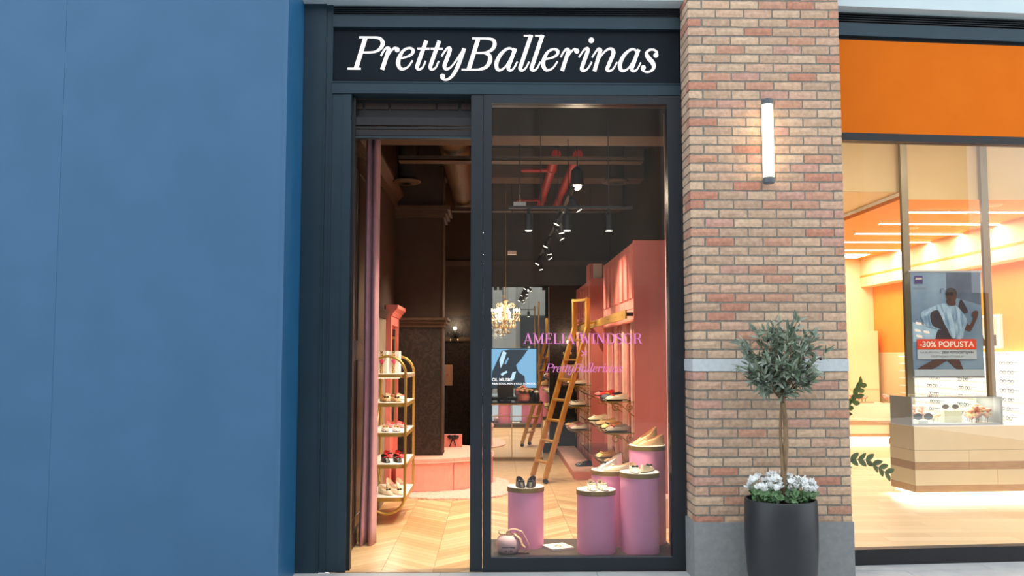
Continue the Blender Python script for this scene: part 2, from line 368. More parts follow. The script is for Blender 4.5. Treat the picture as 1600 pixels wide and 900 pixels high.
# italic glyphs: strokes traced as pen paths (x, y down), baseline at yb; units are sign units
IT = {
 'P': (520, [([(152,517),(240,210)],42), ([(180,210),(320,210)],17), ([(310,210),(375,220),(403,265),(380,318),(320,352),(205,357)],[17,28,42,30,18,16]), ([(75,514),(198,514)],17)], []),
 'r': (520, [([(387,388),(412,342),(440,310),(466,316)],[16,17,20,30]), ([(466,312),(400,520)],[36,40]), ([(442,405),(480,345),(515,310),(540,318)],[14,16,18,22])], [(540,328,23)]),
 'e': (520, [([(560,412),(625,398),(678,370),(690,332),(655,311),(600,335),(562,398),(550,460),(568,505),(602,514),(645,492),(686,432)],[14,16,24,34,18,24,38,42,34,20,16,15])], []),
 't': (520, [([(814,240),(742,450),(730,500),(750,517),(782,497),(810,436)],[38,38,34,20,16,15]), ([(732,316),(846,316)],17)], []),
 'y': (520, [([(960,388),(990,340),(1020,308),(1040,322),(1008,420),(988,480),(1000,510),(1040,500),(1090,440),(1150,345)],[16,17,22,36,38,38,28,17,15,15]),
             ([(1174,312),(1120,470),(1075,560),(1030,606),(985,614),(955,592)],[38,38,32,22,17,20])], [(970,582,24)]),
 'B': (520, [([(1216,517),(1308,212)],42), ([(1248,213),(1395,213)],17), ([(1380,213),(1445,225),(1463,270),(1435,322),(1370,350),(1265,353)],[17,30,40,30,17,15]),
             ([(1360,352),(1412,375),(1418,430),(1380,490),(1310,514),(1220,516)],[17,34,44,32,18,17]), ([(1150,516),(1320,516)],17)], []),
 'a': (515, [([(1290,335),(1262,310),(1222,318),(1168,370),(1132,445),(1138,500),(1170,512),(1215,480),(1262,400),(1290,335)],[16,18,22,34,40,34,20,16,15,15]),
             ([(1304,312),(1250,460),(1240,500),(1262,515),(1292,492),(1322,435)],[36,36,32,20,16,15])], []),
 'l': (515, [([(248,190),(318,190)],15), ([(316,184),(228,450),(214,498),(234,515),(266,492),(296,435)],[38,38,34,20,16,15])], []),
 'i': (515, [([(754,388),(785,340),(815,308),(836,322),(795,440),(778,498),(800,515),(838,488),(870,432)],[15,16,22,36,38,34,20,16,15])], [(868,228,25)]),
 'n': (515, [([(876,388),(905,342),(935,308),(958,320)],[15,16,22,30]), ([(956,314),(896,517)],[36,38]), ([(918,440),(965,365),(1015,315),(1058,310),(1072,350),(1035,440),(1014,498),(1036,515),(1072,490),(1104,432)],[14,15,18,28,38,38,34,20,16,15])], []),
 's': (515, [([(1462,362),(1472,335),(1440,312),(1398,318),(1375,350),(1395,392),(1432,436),(1442,478),(1415,512),(1375,522),(1338,505),(1332,482)],[22,17,17,20,32,42,42,34,20,17,17,22])], [(1462,364,22),(1345,482,22)]),
}
K3, K4 = 5.926, 5.714
# letter, stroke-unit x of its own drawing, where that x stands in the photograph (sign px)
WORD = [('P',75,542.7,K3),('r',385,595.0,K3),('e',535,620.3,K3),('t',732,653.5,K3),('t',732,674.4,K3),('y',945,689.5,K3),('B',1150,724.1,K3),
        ('a',1110,776.0,K4),('l',200,815.2,K4),('l',200,833.4,K4),('e',535,852.0,K3),('r',385,882.5,K3),('i',752,911.8,K4),('n',875,933.1,K4),('a',1110,974.3,K4),('s',1322,1011.5,K4)]
X0W = 542.7
def italic_letter(ch, kk, scale, depth, bold=1.0):
    yb, sts, dots = IT[ch]; mb = MB(); k = scale/kk
    x0 = {c: x for c, x, _, _ in WORD}[ch]
    for P, W in sts:
        Wl = W if isinstance(W, list) else [W]*len(P)
        stroke(mb, [(p[0], yb-p[1]) for p in P], [w*bold for w in Wl], k, x0, 0, depth)
    for cx, cy, r in dots: disc(mb, (cx, yb-cy), r, k, x0, 0, depth)
    return mb
def italic_word(parent, m, x, y, z, px, depth, bold=1.0):
    """px: metres per sign px"""
    for ch, x0, xs, kk in WORD:
        part('letter', italic_letter(ch, kk, px, depth, bold), m, parent, loc=(x+(xs-X0W)*px, y, z))
def ser(x, y, w=0.30): return ([(x-w/2,y),(x+w/2,y)], 0.05)
SERIF = {
 'A': (0.86, [([(0.10,0.02),(0.42,1.0)],0.06),([(0.40,1.0),(0.74,0.02)],0.15),([(0.2,0.34),(0.62,0.34)],0.05),ser(0.10,0.02,0.26),ser(0.74,0.02,0.32)]),
 'M': (1.12, [([(0.16,0.02),(0.16,0.98)],0.06),([(0.18,0.98),(0.54,0.05)],0.14),([(0.54,0.05),(0.88,0.98)],0.06),([(0.90,0.98),(0.90,0.02)],0.14),ser(0.16,0.02,0.28),ser(0.90,0.02,0.32),ser(0.12,0.98,0.2),ser(0.96,0.98,0.2)]),
 'E': (0.80, [([(0.18,0.0),(0.18,1.0)],0.14),([(0.04,0.975),(0.66,0.975)],0.05),([(0.18,0.51),(0.5,0.51)],0.05),([(0.04,0.025),(0.68,0.025)],0.05),([(0.66,1.0),(0.66,0.76)],0.05),([(0.69,0.0),(0.69,0.26)],0.05),([(0.5,0.64),(0.5,0.38)],0.05)]),
 'L': (0.74, [([(0.18,0.0),(0.18,1.0)],0.14),ser(0.18,0.975,0.32),([(0.04,0.025),(0.64,0.025)],0.05),([(0.65,0.0),(0.65,0.3)],0.05)]),
 'I': (0.42, [([(0.18,0.0),(0.18,1.0)],0.14),ser(0.18,0.975,0.34),ser(0.18,0.025,0.34)]),
 'W': (1.16, [([(0.12,0.98),(0.36,0.0)],0.14),([(0.36,0.0),(0.58,0.95)],0.06),([(0.50,0.98),(0.78,0.0)],0.14),([(0.78,0.0),(1.00,0.98)],0.06),ser(0.12,0.975,0.3),ser(0.52,0.975,0.3),ser(1.0,0.975,0.24)]),
 'N': (0.94, [([(0.16,0.02),(0.16,0.98)],0.06),([(0.14,0.98),(0.74,0.02)],0.14),([(0.74,0.02),(0.74,0.98)],0.06),ser(0.16,0.025,0.28),ser(0.10,0.975,0.24),ser(0.74,0.975,0.28)]),
 'D': (0.92, [([(0.18,0.0),(0.18,1.0)],0.14),([(0.04,0.975),(0.42,0.975),(0.68,0.85),(0.77,0.5),(0.68,0.15),(0.42,0.025),(0.04,0.025)],[0.05,0.05,0.11,0.15,0.11,0.05,0.05])]),
 'S': (0.70, [([(0.55,0.72),(0.50,0.92),(0.30,0.985),(0.10,0.85),(0.12,0.64),(0.34,0.52),(0.55,0.36),(0.56,0.14),(0.34,0.01),(0.10,0.08),(0.05,0.30)],[0.05,0.05,0.05,0.11,0.14,0.15,0.14,0.11,0.05,0.05,0.05])]),
 'O': (0.94, [([(0.43,0.985),(0.17,0.85),(0.09,0.5),(0.17,0.15),(0.43,0.015),(0.69,0.15),(0.77,0.5),(0.69,0.85),(0.43,0.985)],[0.05,0.11,0.15,0.11,0.05,0.11,0.15,0.11,0.05])]),
 'R': (0.88, [([(0.18,0.0),(0.18,1.0)],0.14),([(0.04,0.975),(0.40,0.975),(0.62,0.90),(0.66,0.75),(0.60,0.60),(0.40,0.52),(0.18,0.52)],[0.05,0.05,0.10,0.14,0.10,0.05,0.05]),([(0.42,0.52),(0.58,0.40),(0.66,0.12),(0.84,0.03)],[0.06,0.13,0.13,0.05]),ser(0.18,0.025,0.32)]),
}
def serif_word(txt, parent, m, x, y, z, h, width, depth):
    tot = sum(0.42 if c == ' ' else SERIF[c][0] for c in txt); kx = width/tot/h; cx = 0.0
    for c in txt:
        if c == ' ': cx += 0.42; continue
        w, sts = SERIF[c]; mb = MB()
        for P, W in sts: stroke(mb, [(p[0]*kx, p[1]) for p in P], W, h, 0, 0, depth)
        part('letter', mb, m, parent, loc=(x+cx*kx*h, y, z)); cx += w
def text_mesh(body, size, shear=0.0, bold=0.0, space=1.0):
    c = bpy.data.curves.new('text', 'FONT'); c.body = body; c.size = size; c.shear = shear; c.offset = bold; c.align_x = 'CENTER'; c.align_y = 'CENTER'; c.space_character = space
    c.extrude = 0.0004
    o = bpy.data.objects.new('text', c); col.objects.link(o); dg = bpy.context.evaluated_depsgraph_get()
    me = bpy.data.meshes.new_from_object(o.evaluated_get(dg)); bpy.data.objects.remove(o); bpy.data.curves.remove(c)
    return me
def text_part(body, size, m, parent, x, y, z, fit=None, shear=0.0, bold=0.0, name='lettering'):
    me = text_mesh(body, size, shear, bold)
    xs = [v.co.x for v in me.vertices]; w = max(xs)-min(xs)
    s = fit/w if fit else 1.0
    me.transform(Matrix.Rotation(PI/2, 4, 'X') @ Matrix.Diagonal((s,1,1,1)))
    me.materials.clear(); me.materials.append(m)
    return link(name, me, parent, (x, y, z))

# ================================================================== THE MALL: pavement, opposite side
XL, XR = -1.513, 1.513
fl = sroot('floor', 'pale grey tiled mall pavement in front of the shopfronts', 'floor')
part('bed', bx(-9, 12, -16, 0.0, -0.12, -0.006), M_GROUT, fl)
part('bed', bx(2.70, 12, 0.0, 0.32, -0.12, -0.006), M_GROUT, fl)
tm = MB().box(0.002, 1.198, 0.002, 0.598, -0.02, 0.0).mesh('tile', M_TILE)
for j in range(7):
    for i in range(9):
        x = -5.2+i*1.2+(0.42 if j % 2 else 0.0)
        link('tile', tm, fl, (x, -0.62-j*0.6, 0))
part('tile_field', bx(-9, 12, -16, -4.24, -0.02, -0.001), M_TILE, fl, kind='stuff')
part('tile_field', bx(6.0, 12, -4.22, 0.3, -0.02, -0.001), M_TILE, fl, kind='stuff')
mm = MB().box(0.002, 1.198, 0.002, 0.338, -0.02, 0.0).mesh('tile', M_TILE)
for i in range(3): link('tile', mm, fl, (2.70+i*1.2, -0.02, 0))

# the far side of the mall, behind the photographer (shows only as reflection in the panes)
M_OPP = mat('opposite_wall', lin(150,142,132), 0.85, c2=lin(138,130,120), scale=1.2)
wo = sroot('wall_opposite', 'shadowy opposite side of the mall passage', 'wall')
part('facade', bx(-14, 16, -15.6, -15.2, 0, 8.6), M_OPP, wo)
for i in range(7):
    part('pier', bx(-12.6+i*4.2, -11.6+i*4.2, -15.2, -14.9, 0, 8.6), M_OPP, wo)
    part('shop_glass', bx(-11.4+i*4.2, -8.7+i*4.2, -15.2, -15.17, 0.1, 3.4), M_BLACK, wo)

# ------------------------------------------------------------------ blue hoarding on the left
ho = thing('hoarding', 'tall matte blue construction hoarding beside the dark shopfront', 'hoarding', (-1.513, -0.58, 0))
w = 1.62
for i in range(4):
    part('panel', bx(-w*(i+1)+0.0015, -w*i-(0.03 if i == 0 else 0.0), 0.0, 0.03, 0.0, 6.0), M_HOARD, ho)
part('side_panel', bx(-0.03, 0.0, 0.0, 0.575, 0.0, 6.0), M_HSIDE, ho)
part('corner_trim', bx(-0.03, 0.002, -0.002, 0.010, 0.0, 6.0), M_HOARD, ho)
tp = MB(); tp.tube([(0.003,0.10,3.98),(0.006,0.16,4.02),(0.004,0.22,3.95)],0.006,6); 
# ------------------------------------------------------------------ top beam above the shops
zb = zat(7, -0.05)
struct('trim_1', bx(-1.513, 1.513, -0.16, 0.3, zb, 6.0), M_WHITE_BEAM, 'pale white beam running above the dark shopfront', 'beam')

# ------------------------------------------------------------------ brick pier
PX0, PX1, PY = 1.513, 2.694, -0.30
CH = 0.0715; BL = 0.2105; BW = 0.10; J = 0.0145
zpl = zat(816, PY, 1200); zband0 = zat(580, PY, 1200); zband1 = zat(561, PY, 1200)
BR = {}
def brick_mesh(lx, ly, var):
    """brick of lx by ly, lower left front corner at the origin, hand-moulded front"""
    key = (round(lx,3), round(ly,3), var)
    if key in BR: return BR[key]
    r = random.Random(hash(key) & 0xffff); h = CH-J; nx = max(2, int(lx/0.05)); nz = 2
    mb = MB(); vs_ = []; e = 0.004
    for j in range(nz+1):
        for i in range(nx+1):
            x = lx*i/nx; z = h*j/nz; edge = i in (0,nx) or j in (0,nz)
            vs_.append((x + r.uniform(-0.0015,0.0015), (e*0.9 if edge else r.uniform(-0.0035,0.002)), z + (r.uniform(-0.002,0.002))))
    W_ = nx+1; fs = []
    for j in range(nz):
        for i in range(nx): fs.append((j*W_+i, j*W_+i+1, (j+1)*W_+i+1, (j+1)*W_+i))
    n0 = len(vs_); ring = [i for i in range(W_)]+[j*W_+nx for j in range(1,nz+1)]+[nz*W_+i for i in range(nx-1,-1,-1)]+[j*W_ for j in range(nz-1,0,-1)]
    for q in ring: vs_.append((vs_[q][0], ly, vs_[q][2]))
    m = len(ring)
    for a in range(m): b = (a+1)%m; fs.append((ring[a], n0+a, n0+b, ring[b]))
    fs.append(tuple(n0+a for a in range(m-1,-1,-1)))
    mb.add(vs_, fs); BR[key] = mb.mesh('brick', M_BRICK); return BR[key]
def courses(root, z0, z1, start):
    k = start; z = z0+J*0.5
    while z + CH-J <= z1+0.02:
        zz = z; v = lambda: R_.randrange(4)
        # front
        if k % 2 == 0:
            spans = [(0.0, BL)]+[(0.222*i, BL) for i in range(1,5)]+[(1.11, PX1-PX0-1.11)]
            side = [(BW+J, 0.30-BW-J)]
        else:
            spans = [(0.0, BW)]+[(BW+J+0.222*i, BL) for i in range(4)]+[(BW+J+0.888, PX1-PX0-BW-J-0.888)]
            side = [(BL+J, 0.30-BL-J)]
        for i, (x, l) in enumerate(spans):
            dep = (BW if k % 2 == 0 else BL) if i == 0 else 0.05
            link('brick', brick_mesh(l, dep, v()), root, (x, 0, zz))
        for (y, l) in side:   # returns on the left flank of the pier: turned so that their face looks left
            o = link('brick', brick_mesh(l, 0.05, v()), root, (0, y+l, zz), -PI/2)
        z += CH; k += 1
lo = sroot('wall_pier_lower', 'lower buff and red brickwork of the pier, between stone plinth and pale band', 'wall', (PX0, PY, 0))
part('mortar', bx(0.007, PX1-PX0-0.002, 0.007, 0.33, zpl, zband0), M_MORTAR, lo)
n_lo = round((zband0-zpl)/CH); zl0 = zband0-n_lo*CH
courses(lo, zl0, zband0-0.015, 0)
part('stone_plinth', bx(-0.012, PX1-PX0+0.006, -0.012, 0.33, 0.0, zpl), M_STONE, lo)
up = sroot('wall_pier_upper', 'upper buff and red brickwork of the pier, above the pale band', 'wall', (PX0, PY, 0))
part('mortar', bx(0.007, PX1-PX0-0.002, 0.007, 0.33, zband1, 5.0), M_MORTAR, up)
courses(up, zband1, 4.60, 1)
part('stone_band', bx(-0.004, PX1-PX0+0.004, -0.004, 0.33, zband0, zband1), M_BAND, up)
struct('wall_right', bx(PX1-0.02, PX1+0.16, 0.36, 11, 0, 4.7), M_WALLDARK, 'party wall between the two shops behind the brick pier', 'wall')

# ------------------------------------------------------------------ wall lamp on the pier
p0 = at(1202, 287, PY-0.085); p1 = at(1198, 155, PY-0.085); lx = (p0.x+p1.x)/2
wl = thing('wall_lamp', 'vertical glowing tube lamp with grey end caps on the brick pier', 'lamp', (lx, PY-0.085, p0.z))
H = p1.z-p0.z
part('diffuser', MB().lathe([(0.041,0.045),(0.041,H-0.04)],20), M_TUBE, wl, 'auto')
part('end_cap', MB().lathe([(0.036,0.0),(0.043,0.008),(0.043,0.047)],20), M_PLASTIC, wl, 'auto')
part('end_cap', MB().lathe([(0.043,H-0.045),(0.043,H-0.006),(0.037,H)],20), M_PLASTIC, wl, 'auto')
part('back_plate', bx(-0.02,0.02,0.038,0.088,0.02,H-0.02), M_PLASTIC, wl)

# ------------------------------------------------------------------ dark shopfront: jambs, header, sign
Z = lambda y: zat(y, 0.0)
XA = xat(527, 0.0, 800)          # inner edge of the left jamb
tl = sroot('trim_2', 'stepped dark blue-grey left jamb of the shopfront', 'jamb')
part('jamb_face', bx(XL+0.002, -1.335, -0.03, 0.2, 0, zb), M_FRAME, tl)
part('jamb_step', bx(-1.335, -1.285, -0.008, 0.2, 0, zb), M_FRAME, tl)
part('jamb_step', bx(-1.285, XA, 0.004, 0.2, 0, Z(131)), M_FRAME, tl)
part('jamb_bead', bx(-1.347, -1.341, -0.036, -0.03, 0, zb), M_FRAME, tl)
part('jamb_bead', bx(-1.300, -1.294, -0.014, -0.008, 0, zb), M_FRAME, tl)
th = sroot('trim_3', 'dark header rails and louvre strip above the illuminated sign', 'header')
part('louvre_back', bx(-1.285, XR-0.002, 0.06, 0.2, Z(27), zb), M_BLACK, th)
for i in range(5):
    z = Z(26)+(zb-Z(26))*(i+0.3)/5
    part('louvre_slat', bx(-1.285, XR-0.002, 0.0, 0.06, z, z+0.007), M_FRAME2, th)
part('rail', bx(-1.285, XR-0.002, -0.02, 0.2, Z(45), Z(27)), M_FRAME, th)
part('rail', bx(-1.285, XR-0.002, -0.012, 0.2, Z(148), Z(130)), M_FRAME, th)
part('rail_bead', bx(-1.285, XR-0.002, -0.018, -0.012, Z(131.5), Z(129.5)), M_FRAME, th)
sg = thing('shop_sign', 'black fascia sign with glowing white italic lettering above the door', 'sign', (0, 0, Z(130)))
part('board', bx(-1.284, XR-0.004, 0.02, 0.18, 0.0, Z(45)-Z(130)), M_SIGN, sg)
pL = at(X0W, 107.8, 0.0)
italic_word(sg, M_LETTER, pL.x, 0.02, Z(109)-Z(130), 7.06/FPX*1.0, 0.010, 0.92)

# ------------------------------------------------------------------ doorway
XD0, XD1 = xat(541, 0.02, 800), xat(735, 0.02, 560)
dr = sroot('door_1', 'open doorway with raised roller shutter slats at its head', 'doorway')
part('door_frame', bx(XA, XD0, 0.0, 0.14, 0, Z(148)), M_FRAME, dr)
part('door_reveal', bx(XA-0.02, XD0-0.015, 0.14, 0.24, 0, Z(150)), M_WOODDARK, dr)
part('head_back', bx(XD0, XD1, 0.16, 0.22, Z(178), Z(148)), M_BLACK, dr)
zs = Z(213)
part('shutter_slat', bx(XD0, XD1, 0.08, 0.12, Z(193), Z(180)), M_BLACK, dr)
part('shutter_slat', bx(XD0, XD1, 0.08, 0.12, Z(198), Z(195)), M_BLACK, dr)
part('shutter_slat', bx(XD0, XD1, 0.08, 0.12, Z(209), Z(200)), M_BLACK, dr)
part('bottom_bar', bx(XD0, XD1, 0.07, 0.13, zs, Z(210.5)), M_FRAME, dr)
for (a, b) in ((545,562),(566,603),(607,678),(682,714),(719,734)):
    part('lintel_board', bx(xat(a,0.15), xat(b,0.15), 0.145, 0.16, zat(172,0.15), zat(163,0.15)), M_WOODDARK, dr)
part('guide_rail', bx(XD0-0.012, XD0+0.025, 0.06, 0.14, 0, Z(150)), M_BLACK, dr)

# ------------------------------------------------------------------ display window
XG0, XG1 = xat(768, 0.03, 560), xat(1046, 0.03, 560)
wn = sroot('window_1', 'tall display window in a dark metal frame', 'window')
part('mullion', bx(XD1, xat(754,0,560), 0.0, 0.14, 0, Z(148)), M_FRAME2, wn)
part('frame_stile', bx(xat(754.7,0,560), XG0, -0.006, 0.12, 0, Z(148)), M_FRAME2, wn)
part('frame_stile', bx(XG1, XR-0.002, -0.006, 0.12, 0, Z(148)), M_FRAME2, wn)
part('frame_rail', bx(XG0, XG1, -0.006, 0.12, 0, Z(873)), M_FRAME2, wn)
part('frame_rail', bx(XG0, XG1, -0.006, 0.12, Z(162), Z(148)), M_FRAME2, wn)
part('glazing_bead', bx(XG0, XG1, 0.02, 0.03, Z(873), Z(871.5)), M_PLASTIC, wn)
part('pane', bx(XG0, XG1, 0.03, 0.042, Z(873), Z(162)), M_GLASS, wn)

dec = thing('window_lettering', 'pink vinyl lettering in three lines on the display window', 'lettering', (0, 0.0298, 0))
a = at(818, 537.3, 0.03); b = at(1004, 537, 0.03)
serif_word('AMELIA WINDSOR', dec, M_PINKVINYL, a.x, 0, a.z, 16.5*7.09/FPX, b.x-a.x, 0.0008)
c = at(912.5, 552, 0.03); mb = MB(); s = 0.021
stroke(mb, [(-s,-s),(s,s)], 0.006, 1, 0, 0, 0.0008); stroke(mb, [(-s,s),(s,-s)], 0.006, 1, 0, 0, 0.0008)
part('cross', mb, M_PINKVINYL, dec, loc=(c.x, 0, c.z))
a = at(851, 581.5, 0.03)
italic_word(dec, M_PINKVINYL, a.x, 0, a.z, 7.09/FPX*(121.0/496.0), 0.0008, 0.8)

# ================================================================== SHOP INTERIOR
YB = 8.50; XW0, XW1 = -1.25, 2.05
fi = sroot('floor', 'oak chevron parquet floor inside the shop', 'floor')
part('bed', bx(XW0, 2.69, 0.0, YB+0.4, -0.12, -0.0035), mat('oak_joint', lin(168,130,92), 0.6, c2=lin(158,122,86), scale=20), fi)

cw = 0.40; sp = 0.118; plank = {}
def plank_poly(sgn, y0, ymin):
    """outline of one chevron plank whose lower edge starts at y0, cut off at ymin"""
    g = 0.0022; o, h = (0, cw) if sgn == 0 else (cw, -cw)
    P = [(g,y0+o+g),(cw-g,y0+o+h+g),(cw-g,y0+o+h+sp-g),(g,y0+o+sp-g)]; out = []
    for i in range(4):
        a, b = P[i], P[(i+1) % 4]
        if a[1] >= ymin: out.append(a)
        if (a[1] >= ymin) != (b[1] >= ymin):
            t = (ymin-a[1])/(b[1]-a[1]); out.append((a[0]+(b[0]-a[0])*t, ymin))
    return out
def plank_mesh(poly, sgn):
    rz = -PI/4 if sgn == 0 else PI/4; R2 = Matrix.Rotation(-rz, 4, 'Z')   # the plank's own y axis runs along its grain
    return MB().prism([(x,y,-0.0034) for x,y in poly],(0,0,0.0034)).move(R2).mesh('plank', M_WOODPLANK)
for sgn in (0, 1): plank[sgn] = plank_mesh(plank_poly(sgn, 0.0, -9), sgn)
spots_ = []; cut = {}
for i in range(9):
    for j in range(-4, 72):
        y = j*sp+0.03; x = -1.26+i*cw
        if y+cw+sp > YB: continue
        if y >= 0.004: spots_.append((y, x, i % 2, plank[i % 2], y)); continue
        if (j, i % 2) not in cut:
            q = plank_poly(i % 2, y, 0.004); cut[(j, i % 2)] = plank_mesh(q, i % 2) if len(q) > 2 else None
        if cut[(j, i % 2)]: spots_.append((y, x, i % 2, cut[(j, i % 2)], 0.0))
spots_.sort(key=lambda t: t[:3]); rest = MB()
for n, (_, x, sgn, me, y) in enumerate(spots_):
    rz = -PI/4 if sgn == 0 else PI/4
    if n < 300: link('plank', me, fi, (x, y, 0), rz)
    else:
        M4 = Matrix.Translation((x,y,0)) @ Matrix.Rotation(rz,4,'Z'); rest.add([M4 @ v.co for v in me.vertices], [tuple(p.vertices) for p in me.polygons])
part('far_planks', rest, M_WOODBASE, fi, kind='stuff')

struct('ceiling', bx(-1.6, 2.69, 0.2, YB+0.4, 4.40, 4.5), M_CEIL, 'dark exposed ceiling of the shop', 'ceiling')
struct('trim_4', bx(-1.6, 2.69, 0.14, 0.24, Z(150), 4.6), M_CEIL, 'dark inner face above the door and window', 'wall')
bh = sroot('trim_5', 'brown bulkhead beams under the shop ceiling', 'beam')
part('beam', bx(-1.2, 2.0, 1.25, 1.65, zat(212,1.25), 4.40), M_BEAM, bh)
part('beam', bx(-1.2, 2.0, 4.6, 5.0, 4.0, 4.40), M_BEAM, bh)
part('beam', bx(-1.2, 2.0, 6.6, 6.9, 3.9, 4.40), M_BEAM, bh)
# left wall
wa = sroot('wall_left', 'brown left wall of the shop with crown moulding and dado', 'wall')
part('wall_body', bx(-1.6, XW0, 0.2, YB+0.2, 0, 4.4), M_WALLDARK, wa)
part('lit_lower_panel', bx(XW0, XW0+0.012, 1.5, 4.4, 0.0, 2.08), M_WALLLIT, wa)
part('dado_moulding', MB().prism([(XW0,1.5,2.08),(XW0+0.03,1.5,2.08),(XW0+0.055,1.5,2.16),(XW0+0.02,1.5,2.19),(XW0,1.5,2.19)], (0,1.75,0)), M_WALLDARK, wa)
part('crown_moulding', MB().prism([(XW0,0.3,3.56),(XW0+0.03,0.3,3.56),(XW0+0.04,0.3,3.62),(XW0+0.11,0.3,3.70),(XW0+0.11,0.3,3.74),(XW0,0.3,3.74)], (0,4.0,0)), M_MOULD, wa)
part('baseboard', bx(XW0, XW0+0.02, 1.5, 3.36, 0, 0.12), M_WALLLIT, wa)
# dark panelled leaf folded against the left wall
dl = sroot('door_2', 'dark panelled wooden door leaf folded back against the left wall', 'door', (XW0, 0.24, 0))
part('leaf', bx(0.0, 0.035, 0.0, 1.25, 0.01, 3.45), M_WOODDARK, dl)
part('kickboard', bx(0.035, 0.05, 0.0, 1.25, 0.01, 0.14), M_WOODDARK, dl)
for (y0, y1) in ((0.10, 0.58), (0.68, 1.16)):
    for (z0, z1) in ((0.26, 1.62), (1.80, 3.30)):
        mb = MB(); mb.box(0.035, 0.044, y0, y1, z0, z1)
        part('raised_panel', mb, M_WOODDARK, dl)
        part('panel_moulding', MB().tube([(0.042,y0,z0),(0.042,y1,z0),(0.042,y1,z1),(0.042,y0,z1)],0.012,6,True), M_WOODDARK, dl)
part('brass_edge', bx(0.0, 0.03, 1.25, 1.275, 0.01, 2.15), M_GOLDRIM, dl)
# pilaster / column with damask paper
cx0, cx1, cy0 = XW0, xat(691, 4.35, 560), 4.35
wc = sroot('wall_column', 'square damask papered column with mouldings rising from the pink bench', 'column')
part('shaft_lower', bx(cx0, cx1, cy0, cy0+0.6, 0, 2.06), M_DAMASK, wc)
part('shaft_upper', bx(cx0, cx1, cy0, cy0+0.6, 2.06, 4.4), M_WALLDARK, wc)
def collar(z0, pr, m, nm):
    mb = MB()
    for (o, za, zb_) in pr: mb.box(cx0, cx1+o, cy0-o, cy0+0.6+o, z0+za, z0+zb_)
    part(nm, mb, m, wc)
collar(2.02, [(0.02,0,0.05),(0.045,0.05,0.09),(0.07,0.09,0.12)], M_MOULD, 'dado_collar')
collar(3.42, [(0.03,0,0.05),(0.06,0.05,0.10),(0.09,0.10,0.15)], M_MOULD, 'crown_collar')
part('corner_bead', MB().cyl((cx1, cy0, 0.4), (cx1, cy0, 4.3), 0.012, 8), M_MOULD, wc)
# back wall
bw = sroot('wall_back', 'dark damask back wall of the shop', 'wall')
part('wall_lower', bx(-1.6, 2.2, YB, YB+0.2, 0, 2.35), M_DAMASK, bw)
part('wall_upper', bx(-1.6, 2.2, YB, YB+0.2, 2.35, 4.4), M_WALLDARK, bw)
part('rail_moulding', bx(-1.25, 2.05, YB-0.05, YB, zat(416,YB), zat(408,YB)), M_MOULD, bw)
part('dado_rail', bx(-1.25, xat(766,YB), YB-0.03, YB, zat(533,YB), zat(527,YB)), M_MOULD, bw)
part('baseboard', bx(-1.25, 2.05, YB-0.025, YB, 0, 0.12), M_BLACK, bw)
# right wall of the shop
struct('wall_side', bx(XW1, XW1+0.12, 0.2, YB+0.2, 0, 4.4), M_WALLDARK, 'dark right-hand wall of the shop behind the pink cabinets', 'wall')

# ------------------------------------------------------------------ ceiling services
def lathe_y(mb, x, y0, y1, z, r, n=16, ribs=0):
    pts = []; rs = []
    m = max(2, ribs)
    for i in range(m+1):
        pts.append((x, y0+(y1-y0)*i/m, z)); rs.append(r*(1.0 if i % 2 else 0.965))
    mb.tube(pts, rs, n); return mb
d = at(714, 250, 3.4)
single('air_duct', lathe_y(MB(), d.x, 1.8, 6.4, 3.98, 0.17, 18, 60), M_DUCT, 'large crinkled foil air duct running back under the ceiling', 'duct', smooth=True)
for (px, py, Y, lab) in ((635, 286, 3.3, 'round ceiling air diffuser beside the column'), (962, 286, 3.3, 'round ceiling air diffuser above the pink cabinets')):
    p = at(px, py, Y); t = thing('air_diffuser', lab, 'air vent', (p.x, Y, p.z))
    part('duct_neck', MB().lathe([(0.105,0.03),(0.10,4.38-p.z)],18), M_CEIL, t, 'auto')
    part('ring', MB().lathe([(0.09,0.0),(0.155,0.0),(0.17,0.02),(0.12,0.05)],24), M_MOULD, t, 'auto')
    for r in (0.04, 0.075): part('louvre_ring', MB().lathe([(r,-0.01),(r+0.02,-0.01),(r+0.012,0.02)],20), M_MOULD, t, 'auto')
pp = thing('sprinkler_pipes', 'red sprinkler pipes with a cross branch under the ceiling', 'pipe', (0.85, 3.0, 3.95))
part('pipe', MB().cyl((-0.13,0,0),(-0.13,3.6,0),0.055,12), M_REDPIPE, pp, 'auto')
part('pipe', MB().cyl((0.12,0,0),(0.12,3.6,0),0.055,12), M_REDPIPE, pp, 'auto')
part('branch_pipe', MB().cyl((-0.50,0.8,-0.02),(-0.13,0.8,-0.02),0.025,8), M_REDPIPE, pp, 'auto')
part('branch_pipe', MB().cyl((-0.50,2.9,-0.02),(-0.13,2.9,-0.02),0.025,8), M_REDPIPE, pp, 'auto')
for y in (0.8, 2.9): part('coupling', MB().cyl((-0.13,y-0.05,0),(-0.13,y+0.05,0),0.066,12), M_REDPIPE, pp, 'auto')
for k, y in enumerate((2.3, 5.6)):
    p = thing('cable_tray', ('perforated cable tray nearer the display window', 'perforated cable tray nearer the back wall')[k], 'cable tray', (0.0, y, 3.72))
    part('tray', bx(-1.0, 1.6, 0.0, 0.18, 0, 0.01), M_MOULD, p)
    part('rim', bx(-1.0, 1.6, 0.0, 0.008, 0, 0.05), M_MOULD, p); part('rim', bx(-1.0, 1.6, 0.172, 0.18, 0, 0.05), M_MOULD, p)
    for x in (-0.8, 1.4): part('hanger_rod', MB().cyl((x,0.09,0.0),(x,0.09,0.67),0.006,6), M_BLACK, p)

